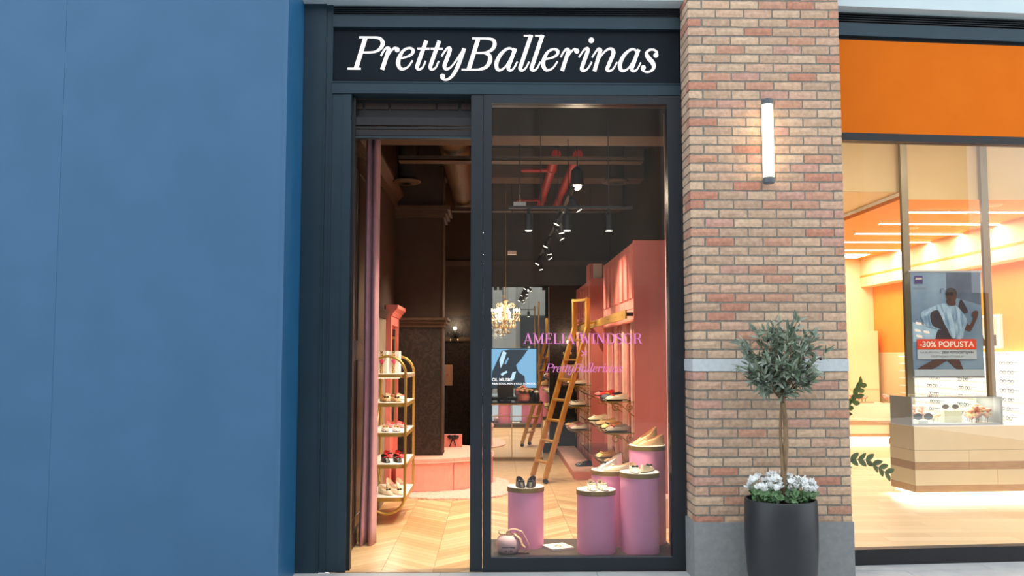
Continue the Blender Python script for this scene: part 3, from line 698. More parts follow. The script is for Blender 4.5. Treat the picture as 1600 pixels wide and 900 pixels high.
def spot_head(parent, x, y, z, aim=(0,0), energy=30, size=80, face=True):
    """a black cylinder spotlight hanging at (x,y) from height z"""
    h = part('spot_head', MB().lathe([(0.030,-0.15),(0.035,-0.148),(0.035,-0.02),(0.012,0.0),(0.012,0.03)],14), M_BLACK, parent, 'auto', (x,y,z))
    h.rotation_euler = (aim[0], aim[1], 0)
    part('lens', MB().lathe([(0.001,-0.1515),(0.029,-0.151)],14), M_LAMPFACE, h)
    l = lamp('spot_light', 'SPOT', h, (0,0,-0.155), energy, WARM, size=size, blend=0.7, soft=0.03)
# window track
YT = 0.22; zt = zat(326, YT); xa, xb = xat(795,YT,328), xat(988,YT,328)
tk = thing('track_light', 'black track with three cylinder spotlights above the display window', 'track light', (0, YT, zt))
part('track', bx(xa, xb, -0.018, 0.018, 0, 0.02), M_BLACK, tk)
for px in (845, 951): part('hanger_rod', MB().cyl((xat(px,YT,320),0,0.02),(xat(px,YT,320),0,4.39-zt),0.004,6), M_BLACK, tk)
for px in (826, 886, 951): spot_head(tk, xat(px,YT,340), 0, -0.03, (0.02,0), 165, 100)
# long track
tk2 = thing('track_light', 'long black track with many spotlights running back along the shop', 'track light', (0.72, 0, 3.16))
part('track', bx(-0.018, 0.018, 0.9, 7.1, 0, 0.02), M_BLACK, tk2)
for y in (1.4, 2.7, 6.8): part('hanger_rod', MB().cyl((0,y,0.02),(0,y,1.23),0.004,6), M_BLACK, tk2)
for i, y in enumerate((1.15, 2.0, 2.55, 3.2, 3.9, 4.6, 5.3, 6.0, 6.7)):
    spot_head(tk2, 0, y, -0.03, (0.0, (-0.55 if i % 3 == 0 else (0.5 if i % 3 == 1 else -0.15))), 165, 95)
tk3 = thing('track_light', 'added black track with spotlights, hidden from view behind the window mullion', 'track light', (-0.10, 0, 3.16))  # extra track added out of sight to light the shop floor
part('track', bx(-0.018, 0.018, 1.2, 6.6, 0, 0.02), M_BLACK, tk3)
for y in (1.5, 6.3): part('hanger_rod', MB().cyl((0,y,0.02),(0,y,1.23),0.004,6), M_BLACK, tk3)
for i, y in enumerate((1.5, 2.5, 3.5, 4.6, 5.8)):
    spot_head(tk3, 0, y, -0.03, (0.0, (0.45 if i % 2 == 0 else 0.05)), 150, 95)
for k, (px, py, Y) in enumerate(((902, 291, 1.9),)):
    p = at(px, py, Y); t = thing('pendant_bulb', 'bright bare ceiling spotlight below the red pipes', 'ceiling light', (p.x, Y, p.z))
    part('housing', MB().lathe([(0.06,0.01),(0.065,0.02),(0.06,0.16),(0.02,0.2),(0.006,0.21),(0.006,4.39-p.z)],14), M_BLACK, t, 'auto')
    part('bulb', MB().ball((0,0,0),0.042,12,8), M_BULB, t, True)
    lamp('bulb_light', 'POINT', t, (0,0,-0.09), 14, WARM, soft=0.04)
t = thing('ceiling_sensor', 'small white sensor box hanging below the ceiling tray', 'sensor', (at(812,323,1.6).x, 1.6, at(812,323,1.6).z))
part('box', bx(-0.06,0.06,-0.04,0.04,0,0.04), M_WHITE, t); part('stem', MB().cyl((0,0,0.04),(0,0,0.9),0.005,6), M_BLACK, t)
t = thing('ceiling_sensor', 'small white sensor box hanging in front of the back wall', 'sensor', (at(800,398,5.4).x, 5.4, at(800,398,5.4).z))
part('box', bx(-0.06,0.06,-0.04,0.04,0,0.05), M_WHITE, t); part('stem', MB().cyl((0,0,0.05),(0,0,4.39-at(800,398,5.4).z),0.005,6), M_BLACK, t)

# ------------------------------------------------------------------ curtains
def curtain(name, label, x0, x1, y, z0, z1, folds, m, flare=0.0, amp=0.03, seed=1):
    r = random.Random(seed); ph = r.uniform(0,6)
    def fn(u, v):
        xx = x0+(x1-x0)*u; k = (1-v)
        fl_ = flare*(max(0,0.35-v)/0.35)**1.6
        return (xx-fl_*(1-u), y+amp*math.sin(folds*2*PI*u+ph)*(0.8+0.3*k)-0.5*fl_*abs(math.sin(3*u+1)), z0+(z1-z0)*v)
    return single(name, MB().sheet(fn, folds*16, 24, 0.006), m, label, 'curtain', smooth=True)
curtain('door_curtain', 'mauve pink velvet curtain gathered beside the doorway', -1.16, -1.035, 1.02, 0.004, 3.66, 2, M_CURTAIN, 0.03, 0.06, 3)
curtain('door_curtain', 'mauve pink curtain hanging at the display window beside the brick pier', 1.585, 1.75, 1.1, 0.004, 3.9, 4, M_CURTAIN, 0.0, 0.04, 5)
single('curtain_rail', MB().cyl((-1.24,1.02,3.68),(-0.98,1.02,3.68),0.012,8), M_GOLDRIM, 'short brass rail carrying the doorway curtain', 'rail', smooth='auto')

# ------------------------------------------------------------------ shoes
SH = {}
def shoe_meshes(wedge):
    if wedge in SH: return SH[wedge]
    L = 0.24; n = 36
    def outline(t):   # t in 0..1 around; toe towards -y
        a = 2*PI*t; y = -math.cos(a)*L/2; s = (y+L/2)/L  # s=0 toe, 1 heel
        wd = 0.040*(1-0.22*max(0,(s-0.45))/0.55) * (abs(math.sin(a))**0.72)
        return (math.copysign(wd, math.sin(a)), y, s)
    def lift(s): return wedge*max(0.0,(s-0.25)/0.75)**0.9
    so = MB(); base = []; top = []
    for i in range(n):
        x, y, s = outline(i/n); base.append((x*0.96, y*0.985, 0.0)); top.append((x*1.0, y, 0.007+lift(s)))
    so.add(base+top, [tuple(range(n-1,-1,-1)), tuple(range(n,2*n))]+[(i,(i+1)%n,n+(i+1)%n,n+i) for i in range(n)])
    upm = MB(); rings = []
    oc = 0.038; ol = 0.150
    for j, v in enumerate((0.0, 0.35, 0.7, 1.0)):
        ring = []
        for i in range(n):
            x, y, s = outline(i/n); a = 2*PI*i/n
            ix = 0.030*math.sin(a)*(1.0 if abs(math.sin(a)) else 0); iy = oc - math.cos(a)*ol/2
            ss = (iy+L/2)/L; hz = 0.036+0.026*max(0,(ss-0.5)/0.5)**1.5
            bl = v**1.15; bz = math.sin(v*PI/2)
            ring.append((x*(1-bl)+ix*bl, y*(1-bl)+iy*bl, 0.007+lift(s*(1-v)+ss*v)+hz*bz))
        rings.append(ring)
    vs_ = [p for r in rings for p in r]; fs = []
    for j in range(3):
        for i in range(n): fs.append((j*n+i, j*n+(i+1)%n, (j+1)*n+(i+1)%n, (j+1)*n+i))
    upm.add(vs_, fs)
    li = MB(); pts = []
    for i in range(n):
        a = 2*PI*i/n; iy = oc-math.cos(a)*ol/2; ss = (iy+L/2)/L; pts.append((0.0285*math.sin(a), iy, 0.013+lift(ss)))
    c0 = (0, oc, 0.013+lift((oc+L/2)/L)); li.add(pts+[c0], [(i,(i+1)%n,n) for i in range(n)])
    yb = oc-ol/2-0.004; zb_ = 0.046+lift((yb+L/2)/L)
    bo = MB(); bo.ball((0,yb,zb_),0.007,8,6)
    for sgn in (-1,1):
        bo.ball((sgn*0.016,yb-0.002,zb_+0.002),0.013,8,6,(1.0,0.55,0.75))
    SH[wedge] = (so, upm, li, bo); return SH[wedge]
SHD = {}
def shoe(label, group, loc, rz, upper, bow=None, sole=None, wedge=0.0, lining=None, name='ballerina_shoe', sc=1.0):
    key = (wedge, upper.name, bow.name if bow else '', sole.name if sole else '', lining.name if lining else '')
    if key not in SHD:
        so, upm, li, bo = shoe_meshes(wedge)
        SHD[key] = (so.mesh('sole', sole or S_SOLE, 'auto'), upm.mesh('upper', upper, True), li.mesh('lining', lining or S_LIN, True), bo.mesh('bow', bow, True) if bow else None)
    a, b, c, d = SHD[key]
    t = thing(name, label, 'shoe', loc, rz, group); t.scale = (sc,sc,sc)
    link('sole', a, t); link('upper', b, t); link('lining', c, t)
    if d: link('bow', d, t)
    return t
S_SOLE = mat('shoe_sole', lin(52,42,36), 0.6, c2=lin(46,37,32), scale=30)
S_SOLEB = mat('shoe_sole_beige', lin(208,178,140), 0.7, c2=lin(190,160,120), scale=90)
S_LIN = mat('shoe_lining', lin(226,176,150), 0.7, c2=lin(220,168,142), scale=20)
S_BLK = mat('shoe_black', lin(28,26,28), 0.3, c2=lin(34,31,33), scale=20)
S_CRM = mat('shoe_cream', lin(236,222,196), 0.45, c2=lin(230,214,186), scale=20)
S_BEI = mat('shoe_beige', lin(220,178,132), 0.45, c2=lin(212,168,120), scale=16)
S_RED = mat('shoe_red', lin(206,44,40), 0.4, c2=lin(196,38,36), scale=16)
S_NVY = mat('shoe_navy', lin(44,48,74), 0.45, c2=lin(38,42,66), scale=16)
S_YEL = mat('shoe_mustard', lin(222,168,60), 0.45, c2=lin(214,158,52), scale=16)
S_GLD = mat('shoe_gold', lin(220,180,120), 0.35, metal=0.5, c2=lin(206,164,104), scale=26)
S_SIL = mat('shoe_silver', lin(206,200,192), 0.3, metal=0.5, c2=lin(188,182,174), scale=26)
S_PNK = mat('shoe_pink', lin(236,150,150), 0.5, c2=lin(228,140,140), scale=16)
S_LEO = spots('shoe_leopard', lin(206,158,98), lin(44,30,22), 90, 0.5, 0.38)
S_FLO = spots('shoe_floral', lin(238,228,222), lin(190,90,140), 70, 0.5, 0.30)
S_STR = stripes('shoe_striped', lin(236,220,196), lin(70,48,52), 420, 'Y')
S_BW = spots('shoe_black_white', lin(235,228,214), lin(30,28,30), 55, 0.5, 0.30)

# ------------------------------------------------------------------ display stage with pink cylinders
ST = 0.088
single('display_stage', bx(XG0-0.02, 1.48, 0.125, 0.79, 0.0, ST), M_STAGE, 'low dark grey stage inside the display window', 'stage')
CYL = [('shortest pink cylinder', 793, 850, 0.515, 763), ('low pink cylinder', 900.6, 961.6, 0.29, 768.5), ('tall pink cylinder', 968.5, 1030, 0.29, 741),
       ('middle pink cylinder', 923.5, 982.5, 0.60, 737), ('tallest pink cylinder', 983, 1040.5, 0.615, 698)]
LABC = ['short pink display cylinder with gold rim standing alone, holding black peep-toe shoes', 'short pink display cylinder with gold rim, holding white-bowed flats',
        'tall pink display cylinder with gold rim, holding a pair of black and white flats', 'pink display cylinder with gold rim, holding silver and pink wedges', 'tallest pink display cylinder with gold rim, holding beige wedges']
CT = []
for (nm, xl, xr, yc, yt), lab in zip(CYL, LABC):
    D = yc+7.06; r = (xr-xl)/2*D/FPX; X = xat((xl+xr)/2, yc, 760); zt_ = zat(yt, yc-r, 900)
    t = thing('display_cylinder', lab, 'display stand', (X, yc, ST), 0, 'pink display cylinders'); h = zt_-ST
    part('body', MB().lathe([(r*0.965,0.0),(r*0.965,h-0.02)],48), M_PINKCYL, t, 'auto')
    part('gold_rim', MB().lathe([(r*0.97,h-0.040),(r,h-0.040),(r,h-0.004),(r*0.97,h-0.004)],48), M_GOLDRIM, t, 'auto')
    part('top', MB().lathe([(r*0.975,h-0.02),(r*0.975,h)],48), M_WHITE, t, 'auto')
    CT.append((X, yc, zt_, r))
G = 'shoes on the pink cylinders'
X, y, z, r = CT[0]
for dx, a in ((-0.045,0.1),(0.045,-0.15)): shoe('black peep-toe slingback on the short lone cylinder', G, (X+dx, y-0.02, z), a, S_BLK, S_BLK, None, 0, S_PNK, 'slingback_shoe')
X, y, z, r = CT[1]
for dx, a in ((-0.035,0.0),(0.05,0.12)): shoe('black-edged flat with large white bow on the short cylinder', G, (X+dx, y-0.02, z), a, S_BW, S_CRM, S_BLK)
X, y, z, r = CT[2]
shoe('black and white bowed flat facing outwards on the tall cylinder', G, (X-0.045, y-0.02, z), 0.0, S_CRM, S_BLK, S_BLK)
shoe('black and white bowed flat turned away on the tall cylinder', G, (X+0.065, y, z), 2.6, S_CRM, S_BLK, S_BLK)
X, y, z, r = CT[3]
shoe('silver wedge shoe on the middle cylinder', G, (X+0.0, y+0.03, z), -1.25, S_SIL, S_BLK, S_SIL, 0.07, None, 'wedge_shoe')
shoe('pale pink flat with pearl bow on the middle cylinder', G, (X+0.05, y-0.10, z), -1.35, S_CRM, S_CRM, S_BEI, 0.0)
X, y, z, r = CT[4]
shoe('beige wedge shoe with high heel on the tallest cylinder', G, (X-0.01, y+0.06, z), -1.2, S_BEI, None, S_SOLEB, 0.08, None, 'wedge_shoe')
shoe('beige low wedge shoe lying in front on the tallest cylinder', G, (X+0.02, y-0.06, z), -1.35, S_BEI, S_BEI, S_SOLEB, 0.03, None, 'wedge_shoe')

# round pouch and catalogue on the stage
p = at(794, 862, 0.25); bg_ = thing('round_gift_box', 'round pale pink box with opening hours printed and a cream satin bow', 'gift box', (p.x, 0.25, ST))
BOXM = mat('box_pale_pink', lin(236,208,220), 0.5, c2=lin(230,200,214), scale=10)
part('body', MB().lathe([(0.05,0.0),(0.075,0.008),(0.092,0.035),(0.097,0.07),(0.092,0.105),(0.075,0.132),(0.045,0.142),(0.02,0.14)],28), BOXM, bg_, True)
RIB = mat('satin_ribbon', lin(236,206,180), 0.35, c2=lin(222,188,160), scale=20)
def ribbon_band(pts, w_, axis=(0,1,0), th=0.003):
    P = [Vector(q) for q in pts]; ax = Vector(axis)
    def fn(u, v):
        k = u*(len(P)-1); i = min(int(k), len(P)-2); f = k-i; q = P[i]*(1-f)+P[i+1]*f; return tuple(q+ax*(v-0.5)*w_)
    return MB().sheet(fn, (len(P)-1)*3, 2, th)
def arc(cx, cz, rx, rz_, a0, a1, n=10, y=0.0): return [(cx+rx*math.cos(a0+(a1-a0)*i/n), y, cz+rz_*math.sin(a0+(a1-a0)*i/n)) for i in range(n+1)]
part('bow_loop', ribbon_band(arc(-0.035,0.165,0.045,0.024,-0.4,5.2,14), 0.05), RIB, bg_, True)
part('bow_loop', ribbon_band(arc(0.045,0.165,0.048,0.026,3.6,9.2,14), 0.05), RIB, bg_, True)
part('bow_knot', MB().ball((0.005,-0.005,0.158),0.022,10,6), RIB, bg_, True)
part('ribbon_tail', ribbon_band([(0.06,0,0.185),(0.11,-0.01,0.17),(0.14,-0.02,0.12),(0.165,-0.03,0.07),(0.17,-0.03,0.03),(0.13,-0.03,0.012)], 0.055), RIB, bg_, True)
part('ribbon_tail', ribbon_band([(0.05,-0.03,0.16),(0.095,-0.05,0.12),(0.11,-0.05,0.08),(0.14,-0.05,0.05)], 0.05, (0.4,0.9,0)), RIB, bg_, True)
INK = mat('dark_print', lin(70,56,66), 0.7, c2=lin(76,62,70), scale=30)
text_part('RADNO VREME', 0.014, INK, bg_, 0, -0.0995, 0.062, 0.105, bold=0.0006)
text_part('10 - 22', 0.016, INK, bg_, 0, -0.0985, 0.034, 0.062, bold=0.0006)
p = at(872, 853, 0.40); ct = thing('catalogue', 'white square catalogue with a small floral print lying on the stage', 'catalogue', (p.x, 0.42, ST), 0.42)
part('pages', bx(-0.098,0.098,-0.098,0.098,0.001,0.015), M_WHITE, ct); part('cover', bx(-0.10,0.10,-0.10,0.10,0.015,0.018), M_WHITE, ct)
BRW = mat('print_brown', lin(170,120,96), 0.7, c2=lin(190,140,110), scale=60); mb = MB()
for i in range(7):
    a = i*0.9; mb.ball((0.03*math.cos(a)*R_.random(), 0.045*math.sin(a)*R_.random()+0.01, 0.0181), 0.016, 8, 4, (1,0.7,0.04))
part('cover_print', mb, BRW, ct)

# ------------------------------------------------------------------ gold shoe shelves on the left wall
gs = thing('shoe_shelf', 'gold looped wall shelf unit with five white shelves of shoes', 'shelf', (XW0+0.012, 1.94, 0))
SW, SLn = 0.383, 0.93; rad = SW/2-0.012; z0_, z1_ = 0.105, 1.655
def stadium(y):
    c = SW/2; pts = []
    for i in range(13): a = PI*i/12; pts.append((c+rad*math.cos(a), y, z1_-rad+rad*math.sin(a)))
    for i in range(13): a = PI+PI*i/12; pts.append((c+rad*math.cos(a), y, z0_+rad+rad*math.sin(a)))
    return pts
for y in (0.0, SLn): part('loop_frame', MB().tube(stadium(y), 0.014, 8, True), M_GOLD, gs, True)
part('cross_brace', MB().cyl((0.01,0.02,0.3),(0.01,SLn-0.02,1.2),0.008,6), M_GOLD, gs); part('cross_brace', MB().cyl((0.01,0.02,1.2),(0.01,SLn-0.02,0.3),0.008,6), M_GOLD, gs)
SZ = [0.262, 0.585, 0.895, 1.19, 1.475]
for i, z in enumerate(SZ):
    pl = [(0.0,-0.012),(SW-0.10,-0.012)]+[(SW-0.10+0.10*math.sin(a*PI/12), 0.088-0.10*math.cos(a*PI/12)) for a in range(1,7)]+[(SW,SLn+0.012),(0.0,SLn+0.012)]
    part('shelf_board', MB().prism([(x,y,z-0.036) for x,y in pl], (0,0,0.036)), M_GOLD, gs)
    pi = [(0.008+x*0.955, 0.012+y*0.97, z) for x,y in pl]
    part('shelf_top', MB().prism(pi, (0,0,0.004)), M_WHITE, gs)
    if i > 0: part('led_strip', bx(0.06,0.30,0.10,0.115,z-0.040,z-0.0365), M_LED, gs); lamp('shelf_light', 'AREA', gs, (0.18,SLn/2,z-0.045), 2.2, WARM2, sx=0.2, sy=0.7)
bxs, bys = XW0+0.012, 1.94
def gshoe(lab, x, y, i, a, up, bow=None, sole=None, w_=0.0): shoe(lab, 'shoes on the gold shelf unit', (bxs+x, bys+y, SZ[i]+0.0045), a, up, bow, sole, w_)
for x, y in ((0.14,0.22),(0.25,0.20)): gshoe('leopard print flat on the gold unit', x, y, 3, 0.45, S_LEO, S_BLK)
gshoe('pink cream flat behind the leopard flats on the gold unit', 0.27, 0.60, 3, 0.45, S_CRM, S_PNK); gshoe('pink cream flat behind the leopard flats on the gold unit', 0.15, 0.62, 3, 0.45, S_CRM, S_PNK)
for x, y in ((0.15,0.20),(0.26,0.20)): gshoe('floral print flat on the middle shelf of the gold unit', x, y, 2, 0.15, S_FLO, S_YEL)
for x in (0.17, 0.28): gshoe('pink flat at the back of the middle gold shelf', x, 0.62, 2, 0.5, S_PNK, S_RED)
for x, y in ((0.15,0.22),(0.27,0.24)): gshoe('black flat with red bow, on the gold unit', x, y, 1, 0.35, S_BLK, S_RED)
for x in (0.14, 0.26): gshoe('rust red flat behind the black flats on the gold unit', x, 0.6, 1, 0.45, S_RED, S_BLK)
gshoe('cream flat with black bow on the lowest gold shelf', 0.16, 0.20, 0, 0.75, S_CRM, S_BLK, S_SOLEB, 0.02); gshoe('cream flat with black bow on the lowest gold shelf', 0.27, 0.22, 0, 0.75, S_CRM, S_BLK, S_SOLEB, 0.02)
for x in (0.16, 0.27): gshoe('white flat with pink bow at the back of the lowest gold shelf', x, 0.62, 0, 0.4, S_CRM, S_PNK, S_SOLEB, 0.03)
LEOB = spots('leopard_frame', lin(216,172,116), lin(48,32,24), 60, 0.5, 0.4)
for k, (x, y) in enumerate(((0.05,0.30),(0.16,0.42))):
    t = thing('display_box', ('white box with leopard print bow, standing against the wall on the top gold shelf', 'white box with leopard print bow, at the open side of the top gold shelf')[k], 'box', (bxs+x, bys+y, SZ[4]+0.0045), -0.15)
    part('box', bx(0,0.10,0,0.09,0,0.23), M_WHITE, t)
    part('ribbon', bx(0.03,0.058,-0.004,0.0,0,0.23), LEOB, t); part('ribbon_bow', ribbon_band([(0.0,-0.008,0.19),(0.03,-0.012,0.11),(0.045,-0.012,0.06),(0.07,-0.012,0.11),(0.10,-0.008,0.19)],0.012), LEOB, t, True)
    part('heart', MB().ball((0.045,-0.008,0.12),0.02,10,6,(1,0.3,1.3)), mat('hot_pink', lin(236,72,130), 0.5, c2=lin(226,64,120), scale=9), t, True)

# pink door surround with framed picture on the left wall
y0, y1 = 3.36, 4.21
ps = thing('door_surround', 'salmon pink architrave with cornice on the left wall beside the column', 'architrave', (XW0+0.012, 0, 0))
part('jamb', bx(0,0.06,y0,y0+0.13,0,2.02), M_PINKCAB, ps); part('jamb', bx(0,0.06,y1-0.13,y1,0,2.02), M_PINKCAB, ps)
part('lintel', bx(0,0.06,y0,y1,2.02,2.12), M_PINKCAB, ps); part('back_board', bx(0,0.015,y0+0.13,y1-0.13,0,2.02), M_PINKCAB, ps)
part('cornice', MB().prism([(0,y0-0.05,2.12),(0.07,y0-0.05,2.12),(0.10,y0-0.05,2.17),(0.14,y0-0.05,2.21),(0.14,y0-0.05,2.25),(0,y0-0.05,2.25)],(0,y1-y0+0.10,0)), M_PINKCAB, ps)
fr = thing('framed_picture', 'black framed mirror with gold inner frame inside the pink surround', 'picture', (XW0+0.027, 0, 0))
part('frame', bx(0,0.02,y0+0.16,y1-0.16,0.75,1.98), M_BLACK, fr)
mb = MB()
for (a,b,c,d) in ((y0+0.22,y1-0.22,1.86,1.89),(y0+0.22,y1-0.22,0.84,0.87)): mb.box(0.02,0.028,a,b,c,d)
for ya in (y0+0.22, y1-0.25): mb.box(0.02,0.028,ya,ya+0.03,0.87,1.86)
part('gold_frame', mb, M_GOLD, fr)
part('ornament', MB().prism([(0.021,(y0+y1)/2-0.09,1.3),(0.021,(y0+y1)/2,1.72),(0.021,(y0+y1)/2+0.09,1.3),(0.021,(y0+y1)/2,0.98)],(0.004,0,0)), M_GOLDRIM, fr)

# ------------------------------------------------------------------ bench, rug, gift bag
def bench_outline(rr, inset=0.0):
    cx, cy = -0.95, 4.85; out = []
    aL = math.acos((-1.165-cx)/rr) if abs((-1.165-cx)/rr) < 1 else PI/2
    a0 = -(aL); n = 40
    for i in range(n+1): a = a0+(2*aL)*i/n; out.append((cx+rr*math.cos(a), cy+rr*math.sin(a)))
    return out+[(-1.165, 4.96+inset), (cx1+0.012+inset, 4.96+inset), (cx1+0.012+inset, 4.338-inset), (-1.165, 4.338-inset)]
bn = thing('round_bench', 'large round salmon pink upholstered bench wrapped around the column', 'bench', (0,0,0.03))
part('base', MB().prism([(x,y,0) for x,y in bench_outline(0.955)], (0,0,0.31)), M_BENCH, bn)
mb = MB()
for (rr, za, zb_) in ((0.962,0.31,0.335),(0.968,0.335,0.365),(0.955,0.365,0.38)): mb.prism([(x,y,za) for x,y in bench_outline(rr)], (0,0,zb_-za))
part('seat_cushion', mb, M_BENCH, bn)
for ang in (-1.05, -0.15, -2.0): part('seam', MB().cyl((-0.95+0.958*math.cos(ang),4.85+0.958*math.sin(ang),0.0),(-0.95+0.962*math.cos(ang),4.85+0.962*math.sin(ang),0.37),0.006,6), M_PINKCAB, bn)
for rr, z in ((0.968,0.335),): part('piping', MB().tube([(x,y,z) for x,y in bench_outline(rr)[:41]],0.008,6), M_BENCH, bn, True)
rg = MB(); r = random.Random(4); cs = 0.03
def on_rug(x, y):
    if x < -1.15 or (x < cx1+0.02 and 4.33 < y < 4.97): return False      # wall trim, column foot
    dx, dy = (x+0.47)/0.70, (y-4.40)/0.95
    return abs(dx)**3+abs(dy)**3 < 1+0.05*r.random()
cells = set((i, j) for i in range(-42, 12) for j in range(110, 182) if on_rug((i+0.5)*cs, (j+0.5)*cs))
vt = {}
def rv(i, j, top):
    if (i, j, top) not in vt:
        inner = all((i-a, j-b) in cells for a in (0,1) for b in (0,1)); vt[(i,j,top)] = len(rg.v)
        rg.v.append((i*cs+r.uniform(-.006,.006), j*cs+r.uniform(-.006,.006), ((0.021 if inner else 0.014)+0.011*r.random()) if top else 0.0005))
    return vt[(i, j, top)]
for (i, j) in sorted(cells):
    rg.f.append((rv(i,j,1), rv(i+1,j,1), rv(i+1,j+1,1), rv(i,j+1,1)))
    for (di, dj, a, b) in ((-1,0,(i,j+1),(i,j)),(1,0,(i+1,j),(i+1,j+1)),(0,-1,(i,j),(i+1,j)),(0,1,(i+1,j+1),(i,j+1))):
        if (i+di, j+dj) not in cells: rg.f.append((rv(*a,1), rv(*b,1), rv(*b,0), rv(*a,0)))
ro = single('rug', rg, M_RUG, 'fluffy pale pink rug under the round bench', 'rug')
single('rug_pad', bx(-1.2,0.05,3.75,5.05,0.0005,0.004), M_RUG, 'thin pad beneath the fluffy pink rug', 'rug') if False else None
p = at(708, 698, 5.35); t = thing('gift_bag', 'salmon pink gift bag with a black bow on the bench', 'bag', (p.x, 5.35, 0.411))
part('bag', bx(-0.12,0.12,0,0.08,0,0.17), M_PINKCABL, t)
mb = MB(); mb.ball((-0.035,-0.01,0.14),0.045,8,6,(1,0.4,0.7)); mb.ball((0.035,-0.01,0.14),0.045,8,6,(1,0.4,0.7)); mb.ball((0,-0.015,0.12),0.03,8,6,(0.8,0.5,1)); mb.tube([(0,-0.012,0.12),(-0.03,-0.012,0.06),(-0.045,-0.012,0.01)],0.008,5); mb.tube([(0,-0.012,0.12),(0.025,-0.012,0.06),(0.035,-0.012,0.02)],0.008,5)
part('black_bow', mb, S_BLK, t, True)

# ------------------------------------------------------------------ back wall: mirror, screen, counter, chandelier, sconces
ym = YB-0.012; mx0, mx1 = xat(735,ym), xat(857,ym); mz1 = zat(449,ym)
mr = thing('wall_mirror', 'tall clear mirror panel held by black clips on the back wall', 'mirror', (0, YB, 0))
part('mirror_glass', bx(mx0, mx1, -0.022, -0.006, 0.16, mz1), M_MIRROR, mr)
for px in (774, 782, 850): x = xat(px,ym); part('clip', bx(x-0.03,x+0.03,-0.03,0.0,mz1-0.05,mz1+0.01), M_BLACK, mr)
part('edge_strip', bx(mx1, mx1+0.015, -0.024, 0.0, 0.16, mz1), M_CASE, mr)
ys = YB-0.14; sx0, sx1 = xat(745,ys), xat(838,ys); sz0, sz1 = zat(606,ys), zat(545,ys)
tv = thing('video_screen', 'wide screen with blue picture of a figure and music title lettering', 'screen', (sx0, ys, sz0))
SWd, SHt = sx1-sx0, sz1-sz0
M_SCR = emission('screen_blue', (0.24,0.52,0.78,1), 1.0); M_SCRD = emission('screen_dark', (0.03,0.05,0.07,1), 1.0); M_SCRL = emission('screen_pale', (0.55,0.80,0.95,1), 1.1); M_SCRT = emission('screen_text', (1,1,1,1), 1.2)
part('casing', bx(-0.01, SWd+0.01, 0.0, 0.05, -0.01, SHt+0.01), M_BLACK, tv)
part('wall_bracket', bx(SWd/2-0.08, SWd/2+0.08, 0.05, 0.118, SHt*0.3, SHt*0.7), M_BLACK, tv)
part('display', bx(0, SWd, -0.002, 0.0, 0, SHt), M_SCR, tv)
def scr(poly, m, d_, nm='picture'): part(nm, MB().prism([(x*SWd, -0.002-d_, z*SHt) for x,z in poly], (0,0.0008,0)), m, tv)
scr([(0.24,0.0),(0.26,0.42),(0.42,0.95),(0.55,0.98),(0.70,0.98),(0.86,0.98),(0.74,0.72),(0.66,0.58),(0.70,0.40),(0.80,0.30),(0.82,0.05),(0.8,0.0)], M_SCRD, 0.001)
scr([(0.38,0.70),(0.44,0.95),(0.50,0.9),(0.44,0.62),(0.40,0.5)], M_SCRL, 0.002); scr([(0.56,0.2),(0.60,0.40),(0.66,0.42),(0.62,0.2)], M_SCRL, 0.002)
scr([(0.40,0.36),(0.50,0.44),(0.52,0.40),(0.42,0.30)], M_SCRL, 0.002); scr([(0.46,0.62),(0.52,0.78),(0.54,0.76),(0.49,0.6)], M_SCR, 0.002)
text_part('OL MUSIC', 0.075, M_SCRT, tv, xat(784.5,ys)-sx0, -0.0045, zat(593.5,ys)-sz0, xat(800,ys)-xat(768.5,ys), bold=0.002)
text_part("R&B SOUL MIX ( OLD SCHOOL", 0.04, M_SCRT, tv, xat(803,ys)-sx0, -0.0045, zat(599.5,ys)-sz0, xat(837,ys)-xat(769,ys), bold=0.001)
lamp('screen_glow', 'AREA', tv, (SWd/2,-0.03,SHt/2), 1.5, (0.5,0.75,1.0), sx=SWd, sy=SHt, rot=(-PI/2,0,0))
single('reflection_pole', MB().cyl((0,0,0),(0,0,zat(474,YB-0.2)-0.92),0.012,10), M_GOLD, 'slim brass pole on the cash desk, added in place of a mirror reflection', 'pole', (xat(842,YB-0.75),YB-0.75,0.92), smooth='auto')  # pole added where a gold streak is reflected in the mirror
# counter
kx0, kx1, ky = xat(744,7.25,690), xat(848,7.25,690), 7.25
kc = thing('cash_desk', 'mirror-fronted cash desk with slim gold frame before the back wall', 'counter', (0, ky, 0))
part('carcass', bx(kx0+0.01, kx1-0.01, 0.01, 0.62, 0.05, 0.90), M_BLACK, kc)
part('plinth', bx(kx0, kx1, 0.0, 0.62, 0.0, 0.05), M_GOLDRIM, kc)
part('mirror_panel', bx(kx0+0.02, kx1-0.02, 0.0, 0.01, 0.06, 0.88), M_MIRROR, kc)
part('side_panel', bx(kx1-0.01, kx1, 0.0, 0.62, 0.05, 0.90), M_MIRROR, kc)
part('counter_top', bx(kx0-0.01, kx1+0.01, -0.015, 0.64, 0.90, 0.92), M_GLASS2, kc)
for (a,b) in ((0.05,0.062),(0.878,0.90),(0.70,0.708)): part('gold_rail', bx(kx0, kx1, -0.008, 0.002, a, b), M_GOLD, kc)
for x in (kx0, 0.30, kx1-0.02): part('gold_stile', bx(x, x+0.012, -0.008, 0.002, 0.05, 0.90), M_GOLD, kc)
def blossom(mb, c, rr, r, n=6):
    for i in range(n):
        a = 2*PI*i/n+r.random(); d = Vector((math.cos(a), math.sin(a), 0.5+0.5*r.random())).normalized()
        mb.ball(Vector(c)+d*rr*0.55, rr*0.55, 6, 4, (1,1,0.75))
    mb.ball(c, rr*0.5, 6, 4)
r = random.Random(11); p = at(818, 622, 7.5)
